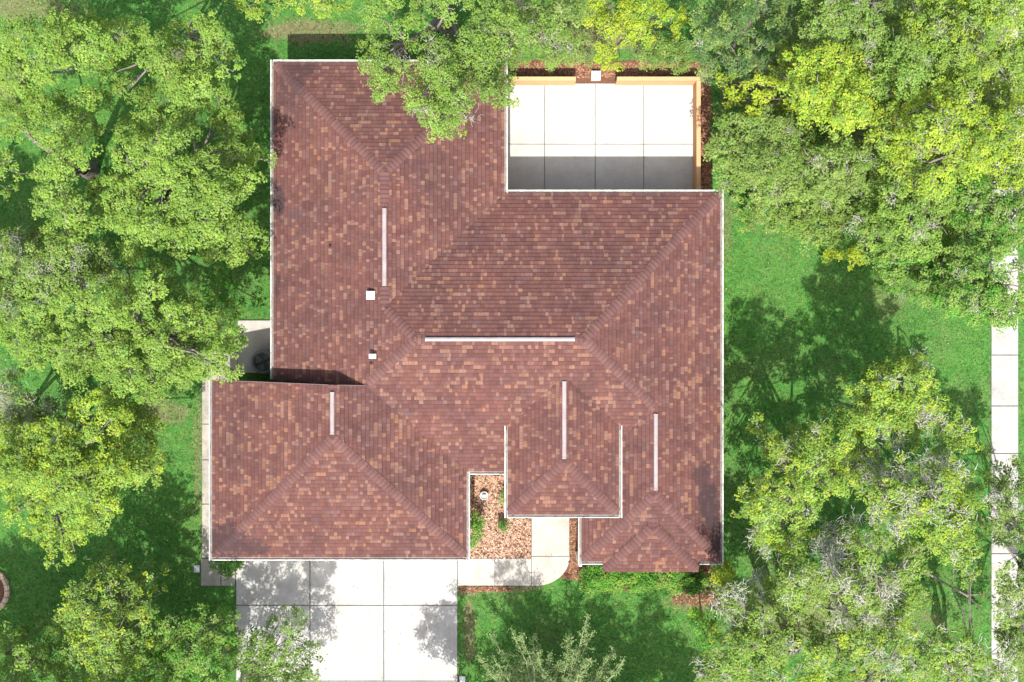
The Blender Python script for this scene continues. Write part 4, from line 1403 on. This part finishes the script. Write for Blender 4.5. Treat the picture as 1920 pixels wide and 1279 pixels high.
make_tree('wood_tree', 'tree with pale bare twigs at the top edge, left half of the wood', 'tree', (1640, 40),
          LL(*Z6_, [(600, 60), (700, 60), (800, 60), (900, 100), (560, 140), (760, 160), (880, 190, 26), (640, 200, 28), (500, 80), (480, 180, 28), (560, 220, 28), (660, 0), (800, -20), (540, 0)], 34), 6.2, MIDG, WOOD, pal2=DUL, moss=0.048, trunk_r=.2, twig=1, dens=.9)
make_tree('wood_tree', 'tree with many pale twigs in the top right corner', 'tree', (1800, 50),
          LL(*Z6_, [(1000, 60), (1100, 60), (1200, 60), (1300, 60), (1400, 60), (1500, 60), (1000, 160), (1120, 160), (1250, 200), (1380, 160), (1480, 180), (1200, 300), (1320, 280), (1440, 280), (1520, 280), (1100, 0), (1300, -10), (1450, 0), (1560, 120), (1530, 350), (1440, 370)], 34),
          6.6, BRI, WOOD, pal2=YEL, moss=0.040, trunk_r=.22, twig=1)
make_tree('wood_tree', 'grey green tree nearest the top right corner of the roof', 'tree', (1420, 290),
          LL(*Z6_, [(40, 650, 26), (120, 640), (200, 640), (280, 620), (340, 600, 28), (60, 750), (160, 740), (260, 720), (360, 700), (440, 700), (60, 850), (160, 840), (260, 820), (360, 820), (460, 800), (80, 930, 26), (200, 930), (320, 920)], 34),
          4.8, DUL, WOOD, pal2=MIDG, moss=0.024, trunk_r=.18, twig=.8)
make_tree('wood_tree', 'grey green tree in the lower middle of the wood', 'tree', (1590, 310),
          LL(*Z6_, [(520, 720), (620, 760), (700, 800), (780, 780), (560, 840), (660, 860), (760, 880), (460, 920), (580, 940), (700, 950), (820, 950), (540, 660, 26), (860, 880, 28)], 34), 5.0, DUL, WOOD, pal2=MIDG, moss=0.036, trunk_r=.18, twig=.9)
make_tree('wood_tree', 'low pale green thicket where the wood meets the sunny lawn', 'shrub', (1500, 410),
          LL(*Z6_, [(160, 1030, 24), (260, 1020), (360, 1040), (460, 1020), (560, 1040), (660, 1040), (420, 1120, 28), (540, 1120), (650, 1120), (320, 1110, 24), (480, 1200, 24), (600, 1190, 24), (200, 1100, 18)], 32),
          2.4, DUL, WOOD, pal2=BRI, trunk_r=.06, bush=True, drop=.35, dens=.8)
make_tree('wood_tree', 'mid green crown below the large yellow one', 'tree', (1720, 400),
          LL(*Z6_, [(800, 1000), (900, 1000), (1000, 980), (1100, 970), (1200, 980), (760, 1100), (880, 1100), (980, 1100), (1080, 1080), (1180, 1080), (800, 1200), (920, 1200), (1040, 1200), (1160, 1180)], 34),
          5.8, MIDG, WOOD, pal2=BRI, moss=0.024, trunk_r=.2)
make_tree('wood_tree', 'mid green crown at the right edge, at the upper end of the sidewalk', 'tree', (1870, 400),
          LL(*Z6_, [(1300, 960), (1400, 960), (1500, 950), (1280, 1060), (1380, 1060), (1480, 1080), (1280, 1180), (1400, 1180), (1500, 1170, 30), (1560, 1060), (1560, 940)], 34), 6.0, MIDG, WOOD, pal2=LIME, moss=0.032, trunk_r=.2)
make_tree('wood_tree', 'spreading green tree at the lower right corner of the wood, over the sidewalk', 'tree', (1790, 530),
          LL(*Z7_, [(980, 60, 26), (1060, 120), (1150, 80), (1250, 60), (1000, 190, 24), (1100, 180), (1200, 180), (1300, 180), (1400, 160), (1500, 140, 24), (1020, 250, 18), (1120, 280, 24), (1240, 280), (1360, 260),
                    (1460, 280), (1560, 240, 22), (1300, 360, 24), (1400, 370, 26), (1500, 350), (1580, 340, 22), (1480, 430, 22), (1560, 440, 22), (1640, 480, 18), (1760, 200, 22), (1760, 420, 22), (1640, 340, 18), (1600, 60, 28), (1680, 60, 26), (1600, 140, 24), (1620, 280, 22), (1650, 400, 20), (1700, 430, 18), (1600, 400, 22), (1760, 300, 22), (1720, 500, 14), (1600, 470, 18)], 31),
          5.2, MIDG, WOOD, pal2=LIME, moss=0.024, trunk_r=.2)
make_tree('shrub', 'small golden bush on the lawn below the wood', 'shrub', (1598, 480), [(1590, 470, 16), (1606, 478, 15), (1598, 490, 14), (1614, 488, 10), (1582, 480, 10)], 3.3, GOLD, trunk_r=.05)

# --- right and bottom of the lot
make_tree('mossy_oak', 'upright lobe of the mossy oaks farthest up the shaded lawn', 'tree', (1700, 800),
          LL(*Z7_, [(1150, 690, 14), (1180, 750, 20), (1120, 720, 16), (1000, 780, 22), (960, 820, 22), (1060, 840, 26), (1200, 840, 22), (830, 860, 16), (810, 900, 16), (900, 920, 26), (1020, 930, 26), (1120, 930, 26, 0.22), (1240, 920, 22), (1270, 960, 16),
                    (860, 1000, 26), (700, 1010, 12), (960, 1020, 28), (1080, 1040, 26), (1200, 1040, 24, 0.38), (1280, 1030, 20), (780, 1080, 24), (900, 1100, 28), (1360, 1060, 20), (1440, 1120, 22), (1480, 1180, 16), (1380, 1160, 24),
                    (1020, 1140, 26, 0.30), (1120, 1140, 26)]),
          7.0, BRI, 'mossy oaks on the right lawn', pal2=YEL, trunk_r=.2, moss=0.030, twig=.8, low=1.0)
make_tree('mossy_oak', 'mossy oak crown with a thin arm reaching toward the right gutter', 'tree', (1500, 900),
          LL(*Z7_, [(230, 1060, 12), (270, 1110, 14, 0.22), (320, 1150, 16), (340, 1190, 16), (420, 1190, 12, 0.30), (560, 1120, 20), (640, 1130, 18), (520, 1160, 16), (740, 1180, 20), (800, 1160, 16), (380, 1230, 20), (600, 1190, 20)]) +
          LL(*Z8_, [(440, 30, 20), (480, 80, 22), (560, 30, 24), (640, 80, 26), (740, 40, 24), (560, 120, 24), (700, 140, 26), (860, 60, 26), (760, 220, 20), (840, 180, 24), (640, 200, 24), (520, 200, 26), (440, 230, 22), (380, 150, 16), (340, 290, 16), (420, 300, 26),
                    (520, 290, 22), (320, 380, 12), (400, 390, 22), (360, 480, 18, 0.38), (440, 470, 22), (400, 550, 16, 0.52), (480, 520, 22), (600, 500, 22), (560, 560, 22), (640, 320, 20), (560, 400, 22)]),
          7.4, BRI, 'mossy oaks on the right lawn', pal2=YEL, trunk_r=.18, moss=0.025, twig=.8, low=1.2)
make_tree('mossy_oak', 'mossy oak with the largest pale grey patch, beside the sidewalk', 'tree', (1720, 960),
          LL(*Z8_, [(980, 80, 26, 0.56), (1060, 160, 28, 0.56), (1180, 90, 26, 0.52), (1270, 110, 26, 0.52), (1340, 60, 22), (1400, 120, 26, 0.30), (1460, 180, 22, 0.30), (1380, 220, 24), (1280, 220, 26, 0.45), (1180, 240, 28, 0.45), (1060, 240, 26), (1000, 300, 24), (1080, 350, 24, 0.30),
                    (1220, 320, 24, 0.22), (1320, 320, 26), (1420, 300, 26), (1540, 280, 22), (1110, 430, 18, 0.45), (1280, 430, 24), (1380, 410, 26), (1460, 420, 26), (1480, 500, 22), (1380, 500, 26), (1520, 560, 16), (1440, 600, 20, 0.22), (1340, 560, 24), (920, 180, 24), (900, 120, 22, 0.22)]),
          8.0, BRI, 'mossy oaks on the right lawn', pal2=YEL, trunk_r=.26, moss=0.050, twig=1)
make_tree('mossy_oak', 'mossy oak with white twigs, in the middle of the lower right group', 'tree', (1590, 1080),
          LL(*Z8_, [(1020, 500, 24), (1120, 520, 26), (1240, 560, 24), (920, 550, 22), (740, 560, 24, 0.56), (760, 480, 20, 0.45), (880, 440, 20, 0.22), (700, 520, 18, 0.60), (480, 650, 24), (560, 660, 26), (640, 680, 24), (460, 740, 22), (540, 780, 26), (480, 840, 24), (560, 860, 26), (640, 820, 26),
                    (700, 760, 22), (780, 680, 24, 0.64), (800, 780, 24, 0.60), (780, 900, 26, 0.52), (900, 720, 24, 0.45), (1040, 760, 26, 0.56), (1100, 680, 24), (1200, 660, 24, 0.22), (1160, 760, 24), (1240, 800, 20), (1160, 860, 22), (1080, 900, 24, 0.22), (960, 900, 26, 0.30), (900, 820, 24, 0.38), (960, 620, 26), (860, 640, 24, 0.45)]),
          7.2, BRI, 'mossy oaks on the right lawn', pal2=DUL, trunk_r=.3, moss=0.060, twig=1)
make_tree('mossy_oak', 'mossy oak at the bottom right, below the corner of the roof', 'tree', (1490, 1210),
          LL(*Z8_, [(220, 820, 24, 0.60), (260, 900, 24, 0.52), (130, 870, 12, 0.60), (300, 960, 26, 0.15), (220, 1000, 26), (360, 1020, 28), (440, 1060, 28), (500, 1060, 20), (280, 1080, 28), (380, 1140, 28), (460, 1140, 24), (240, 1160, 26), (330, 800, 16, 0.38), (330, 690, 14, 0.60), (380, 740, 12, 0.60),
                    (60, 1220, 24, 0.22), (160, 1240, 26, 0.30), (300, 1230, 28), (420, 1230, 28), (380, 920, 24), (130, 1120, 20, 0.22), (200, 1330, 30), (380, 1330, 30)]),
          6.2, BRI, 'mossy oaks on the right lawn', pal2=DUL, trunk_r=.24, moss=0.050, twig=1)
make_tree('mossy_oak', 'mossy oak at the bottom edge, between the bottom right oak and the sidewalk', 'tree', (1640, 1250),
          LL(*Z8_, [(600, 980, 22), (640, 1060, 22), (720, 1040, 26), (800, 980, 26, 0.45), (700, 1140, 26), (800, 1120, 26), (900, 1060, 26), (960, 1120, 26, 0.45), (1040, 1060, 26), (1100, 980, 24), (740, 1220, 28), (640, 1240, 26), (860, 1200, 28), (960, 1230, 26, 0.45), (1080, 1180, 26, 0.45),
                    (1180, 1060, 24), (1220, 1150, 26), (1280, 1060, 20), (1180, 1240, 26), (1000, 980, 22), (700, 1330, 30), (900, 1330, 30), (1100, 1330, 30)]),
          6.0, MIDG, 'mossy oaks on the right lawn', pal2=YEL, trunk_r=.22, moss=0.060, twig=1)
make_tree('mossy_oak', 'dull mossy oak in the bottom right corner beside the sidewalk', 'tree', (1790, 1270),
          LL(*Z8_, [(1360, 1120, 24), (1300, 1200, 26), (1420, 1180, 26), (1480, 1100, 20), (1500, 1200, 26, 0.52), (1560, 1140, 20), (1600, 1230, 24, 0.22), (1400, 1260, 28), (1520, 1300, 28), (1500, 720, 14), (1540, 680, 12), (1480, 1020, 14)]),
          5.4, BRI, 'mossy oaks on the right lawn', pal2=DUL, trunk_r=.2, moss=0.075, twig=1)
make_tree('mossy_oak', 'thin grey leaved tree hanging over the lower sidewalk', 'tree', (1930, 1060),
          LL(*Z8_, [(1680, 120, 20), (1720, 80, 18), (1640, 200, 20), (1700, 240, 22), (1780, 200, 24), (1640, 320, 22), (1740, 340, 24), (1700, 430, 22, 0.45), (1780, 420, 24), (1640, 480, 18), (1780, 500, 22), (1700, 640, 16), (1760, 690, 20), (1680, 740, 16), (1740, 840, 20, 0.22), (1700, 940, 18), (1780, 960, 24),
                    (1760, 1060, 22), (1720, 1160, 20), (1790, 1180, 24), (1680, 1230, 20), (1770, 1260, 24), (1840, 300, 28), (1840, 700, 28), (1840, 1060, 28), (1680, 180, 20), (1720, 300, 22), (1660, 400, 20), (1740, 470, 22), (1700, 700, 18), (1720, 780, 20), (1760, 780, 20), (1690, 860, 18), (1740, 920, 20), (1700, 1040, 20), (1760, 1130, 22), (1720, 1240, 22), (1800, 840, 22), (1720, 1100, 18)]),
          5.8, DUL, 'mossy oaks on the right lawn', pal2=MIDG, trunk_r=.12, moss=0.080, twig=1, dens=.85, bare=.2)
make_tree('young_tree', 'bright yellow sapling just below the lower right corner of the roof', 'tree', (1358, 1100),
          LL(*Z8_, [(160, 690, 11), (200, 720, 10), (150, 740, 10), (210, 680, 8), (190, 770, 10), (130, 720, 8)]), 5.0, GOLD, pal2=YEL, trunk_r=.05, dens=.9)
make_tree('young_tree', 'lime green young tree on the lawn left of the bottom right oaks', 'tree', (1318, 1185),
          LL(*Z8_, [(40, 940, 16), (70, 980, 16), (30, 990, 14), (80, 1030, 16), (50, 1060, 14), (110, 1000, 10)]), 5.0, LIME, pal2=GOLD, trunk_r=.06, dens=1.0)
# out of frame to the south: their shade falls on the driveway and the front lawn
make_tree('oak_tree', 'oak standing just outside the left edge, level with the twiggy dull oak', 'tree', (-70, 560),
          [(-120 + random.Random(q).uniform(-70, 60), 560 + random.Random(q + 50).uniform(-110, 110), 36) for q in range(22)], 7.0, BRI, OAK, trunk_r=.2, low=.6)
SOUTH = 'oaks along the street below the picture'
make_tree('oak_tree', 'oak beside the lower right of the driveway, just below the picture', 'tree', (880, 1440),
          [(790, 1400, 26), (820, 1385, 28), (765, 1420, 18), (840, 1420, 34), (805, 1440, 30), (880, 1440, 34), (775, 1380, 16), (830, 1360, 20), (800, 1425, 26), (850, 1390, 26), (840, 1450, 30)], 5.2, MIDG, SOUTH, trunk_r=.1, low=.8, drop=.15)
b_ = random.Random(31)
make_tree('oak_tree', 'oak beside the lower left of the driveway, just below the picture', 'tree', (440, 1440),
          [(330 + b_.uniform(0, 215), 1395 + b_.uniform(-20, 60), b_.uniform(20, 32)) for _ in range(20)] + [(450, 1350, 26)], 7.0, MIDG, SOUTH, trunk_r=.10, low=.1, drop=.2, dens=.6)
make_tree('oak_tree', 'wide oak below the picture, south of the bottom left twiggy trees', 'tree', (160, 1440),
          [(-260 + b_.uniform(0, 610), 1410 + b_.uniform(-40, 110), b_.uniform(30, 42)) for _ in range(72)], 7.4, MIDG, SOUTH, trunk_r=.24, low=1.0, drop=.2)
for i_, (lab_, x0_, h_) in enumerate([('wide oak below the picture, south of the front walk', 985, 8.4), ('wide oak below the picture, south of the bay window hedge', 1130, 8.0), ('wide oak below the picture, left of the bottom right oaks', 1280, 7.6)]):
    b_ = random.Random(40 + i_)
    make_tree('oak_tree', lab_, 'tree', (x0_, 1480), [(x0_ + b_.uniform(-85, 85), 1640 + b_.uniform(-95, 80), b_.uniform(30, 42)) for _ in range(34)], h_, MIDG, SOUTH, trunk_r=.2, low=.35, dens=.7)

# bare grey tree at the bottom middle: branching limbs and thin grey leaves
r = np.random.default_rng(77)
bb = P(1040, 1380)
bt = empty('bare_tree', tuple(bb)); tag(bt, 'nearly bare grey green tree at the bottom edge, right of the driveway', 'tree')
tips = [(250, 460), (420, 440), (480, 450), (580, 480), (160, 640), (280, 660), (420, 620), (620, 600), (700, 620), (860, 460), (1000, 340), (1030, 480), (1220, 600), (1280, 680), (1180, 700), (900, 580), (780, 700), (1040, 640), (340, 760), (560, 700), (960, 720), (1100, 760), (680, 780), (850, 800), (230, 760), (480, 800)]
polys = [([bb, bb + [0, .1, 1.0], bb + [0, .4, 1.6]], [.2, .16, .13])]
fork = bb + np.array([0, .4, 1.6])
LV = []; LN = []; TA = []; TB = []
for (tx, ty) in tips:
    z = r.uniform(2.2, 3.4)
    e_ = P(860 + tx / 4.174, 1080 + ty / 4.174, z)
    pts = [fork]
    for t_ in (.25, .5, .75, 1.0):
        q_ = fork * (1 - t_) + e_ * t_; q_[2] = fork[2] + (z - fork[2]) * t_ ** .7
        pts.append(q_ + r.normal(0, .10 * (t_ < 1), 3))
    polys.append((pts, [.042, .03, .022, .014, .007]))
    for t_ in np.linspace(.25, 1.0, 44):
        i = min(int(t_ * 4), 3); f_ = t_ * 4 - i
        p0 = pts[i] * (1 - f_) + pts[i + 1] * f_
        d_ = r.normal(0, 1, 3); d_[2] = abs(d_[2]) * .5; d_[1] += .5; d_ /= np.linalg.norm(d_)
        ln = r.uniform(.12, .42) * (1.2 - .5 * t_)
        TA.append(p0); TB.append(p0 + d_ * ln)
        for _ in range(2):
            g0 = p0 + d_ * ln * r.uniform(.4, 1); d2 = r.normal(0, 1, 3); d2 /= np.linalg.norm(d2)
            TA.append(g0); TB.append(g0 + d2 * r.uniform(.06, .16))
        nl = r.integers(10, 20)
        LV.append(p0 + d_ * ln * r.uniform(.2, 1.1, (nl, 1)) + r.normal(0, .055, (nl, 3))); LN.append(r.normal(0, .5, (nl, 3)) + [0, 0, 1])
LV = np.concatenate(LV); LN = np.concatenate(LN)
cc = np.array([(0.20, 0.29, 0.10), (0.24, 0.32, 0.14), (0.15, 0.24, 0.07)])[r.integers(0, 3, len(LV))] * r.uniform(.8, 1.2, (len(LV), 1))
v, f, tn = leaf_mesh(LV, LN, r.uniform(.035, .07, len(LV)), cc, r)
o = link('crown', np_mesh('crown', v - bb, f, tn, M_LEAF), bt); tag(o, kind='stuff')
v, f = tubes(polys, 6)
link('trunk', np_mesh('trunk', v - bb, f, None, M_LICHEN, smooth=True), bt)
v, f = twigs_fast(np.array(TA), np.array(TB), .011, .004, r)
tag(link('twigs', np_mesh('twigs', v - bb, f, None, M_LICHEN), bt), kind='stuff')

# fallen / leaning grey limb seen through the gap in the mossy oaks
lb = P(1800, 1130, 0)
polys = []
q0, q1, q2, q3 = P(1738, 1074, 1.8), P(1775, 1096, 1.7), P(1812, 1116, 1.5), P(1830, 1132, 1.2)
polys.append(([q0, q1, q2, q3, P(1836, 1142, .02)], [.045, .04, .04, .03, .025]))
polys.append(([q2, P(1835, 1114, 1.5), P(1856, 1114, 1.4)], [.04, .03, .015]))
v, f = tubes(polys, 7)
o = link('grey_limb', np_mesh('grey_limb', v - lb, f, None, M_BARK, smooth=True), None, tuple(lb))
tag(o, 'long bare grey branch leaning across the sunlit gap beside the sidewalk', 'branch')

# --- planting near the house
make_tree('shrub', 'rounded dark green shrub below the lower left corner of the garage roof', 'shrub', (427, 1060),
          [(404, 1058, 9), (415, 1064, 10), (428, 1066, 11), (440, 1063, 10), (450, 1058, 9), (420, 1054, 10), (436, 1054, 10), (427, 1074, 6)], 0.9, LIME, pal2=DARK, trunk_r=.03, bush=True, drop=.2, leaf=.075, dens=1.4)
make_tree('shrub', 'taller leafy shrub against the garage wall in the chip bed', 'shrub', (890, 985),
          [(888, 968, 10), (893, 980, 11), (888, 992, 11), (896, 1000, 10), (892, 1012, 10), (898, 986, 8), (888, 1020, 6)], 1.1, LIME, pal2=MIDG, trunk_r=.03, bush=True, drop=.2, leaf=.07, dens=1.3)
make_tree('shrub', 'small round dark green bush in the middle of the chip bed', 'shrub', (943, 984),
          [(943, 984, 8), (939, 980, 6), (947, 988, 6), (944, 977, 5), (941, 990, 5)], 0.45, DARK, pal2=LIME, trunk_r=.02, bush=True, drop=.1, leaf=.05, dens=2.2, low=.2)
make_tree('shrub', 'small bush half hidden under the porch gutter', 'shrub', (948, 931),
          [(946, 926, 6), (949, 934, 7), (945, 938, 5), (952, 928, 6)], 0.5, MIDG, pal2=LIME, trunk_r=.02, bush=True, drop=.1, leaf=.05, dens=2.0, low=.2)
hedge = [('lime green hedge shrub at the left end of the row below the bay', 1112, LIME), ('lime green hedge shrub second from the left end of the row', 1146, LIME), ('bright hedge shrub left of the middle of the row', 1182, LIME),
         ('bright hedge shrub right of the middle of the row', 1218, LIME), ('hedge shrub with darker leaves, second from the right end of the row', 1256, MIDG), ('dark green hedge shrub at the right end of the row', 1300, DARK)]
for i, (lab, hx, pa) in enumerate(hedge):
    b_ = random.Random(i)
    yy = 1082 if i < 4 else 1086
    lb_ = [(hx + b_.uniform(-16, 16), yy + b_.uniform(-16, 18), b_.uniform(11, 15)) for _ in range(9)] + [(hx - 14, yy - 8, 12), (hx + 14, yy + 4, 12), (hx, yy + 10, 12), (hx + 8, yy - 14, 12)]
    make_tree('hedge_shrub', lab, 'shrub', (hx, yy), lb_, 1.15, pa, 'hedge shrubs below the bay', pal2=(BRI if i in (1, 2) else MIDG if i < 4 else LIME), trunk_r=.03, bush=True, drop=.25, leaf=.08, dens=1.3)

# ------------------------------------------------------------------ grass and litter
n = 150000
gx = rng.uniform(-20.5, 20.5, n); gy = rng.uniform(-14, 14, n)
keep = np.ones(n, bool)
for (x0, x1, y0, y1) in PAVED:
    keep &= ~((gx > x0 - .01) & (gx < x1 + .01) & (gy > y0 - .01) & (gy < y1 + .01))
for (x0, y0, x1, y1) in [(510, 130, 950, 712), (940, 150, 1330, 1050), (420, 712, 880, 1040), (878, 885, 1100, 1050), (395, 712, 430, 1045), (1090, 1040, 1310, 1090), (940, 118, 1325, 160), (1040, 1050, 1095, 1086)]:
    a = P(x0, y1); b_ = P(x1, y0)
    keep &= ~((gx > a[0]) & (gx < b_[0]) & (gy > a[1]) & (gy < b_[1]))
gx = gx[keep]; gy = gy[keep]
dry = vnoise(gx + 40, gy + 40, 1.1) * .6 + vnoise(gx + 90, gy + 11, .35) * .4
keep = rng.random(len(gx)) < np.clip(1.5 - dry * 1.1, .3, 1)
gx = gx[keep]; gy = gy[keep]; dry = dry[keep]
n = len(gx)
tone = vnoise(gx + 7, gy + 70, 2.3) * .5 + vnoise(gx + 30, gy + 20, .6) * .5
th = rng.uniform(0, 2 * np.pi, (n, 2)); ln = rng.uniform(.035, .10, (n, 2)); hh = rng.uniform(.02, .065, (n, 2)); w = rng.uniform(.008, .017, (n, 2))
V_ = []
for j in range(2):
    c_, s_ = np.cos(th[:, j]), np.sin(th[:, j])
    V_.append(np.stack([gx - s_ * w[:, j], gy + c_ * w[:, j], np.zeros(n)], 1))
    V_.append(np.stack([gx + s_ * w[:, j], gy - c_ * w[:, j], np.zeros(n)], 1))
    V_.append(np.stack([gx + c_ * ln[:, j], gy + s_ * ln[:, j], hh[:, j]], 1))
V_ = np.stack(V_, 1).reshape(-1, 3)
ct = np.array((0.052, 0.158, 0.031))[None] * (1 - tone[:, None]) + np.array((0.138, 0.210, 0.049))[None] * tone[:, None]
dm = np.clip((dry - .55) * 4, 0, .8)[:, None]
ct = ct * (1 - dm) + np.array((0.15, 0.155, 0.065))[None] * dm
ct = ct * rng.uniform(.45, 1.6, (n, 1)) * (.7 + .6 * vnoise(gx + 3, gy + 5, .12))[:, None]
me = np_mesh('grass', V_, np.arange(n * 6).reshape(n * 2, 3), np.repeat(ct, 2, 0), M_BLADE)
o = link('grass', me); tag(o, 'short green lawn grass around the house', 'grass', kind='stuff')

n = 2600
fx = rng.uniform(-19, 19, n); fy = rng.uniform(-13, 13, n)
keep = ~((fx > xGW) & (fx < xE) & (fy > yGS) & (fy < yN))
fx = fx[keep]; fy = fy[keep]; n = len(fx)
v, f, tn = leaf_mesh(np.stack([fx, fy, np.full(n, .066)], 1), rng.normal(0, .3, (n, 3)) + [0, 0, 1], rng.uniform(.03, .07, n), np.array([(0.30, 0.22, 0.12), (0.22, 0.14, 0.07), (0.36, 0.32, 0.18)])[rng.integers(0, 3, n)], rng)
o = link('fallen_leaves', np_mesh('fallen_leaves', v, f, tn, M_CHIP)); tag(o, 'scattered tan fallen leaves on lawn and paving', 'leaves', kind='stuff')
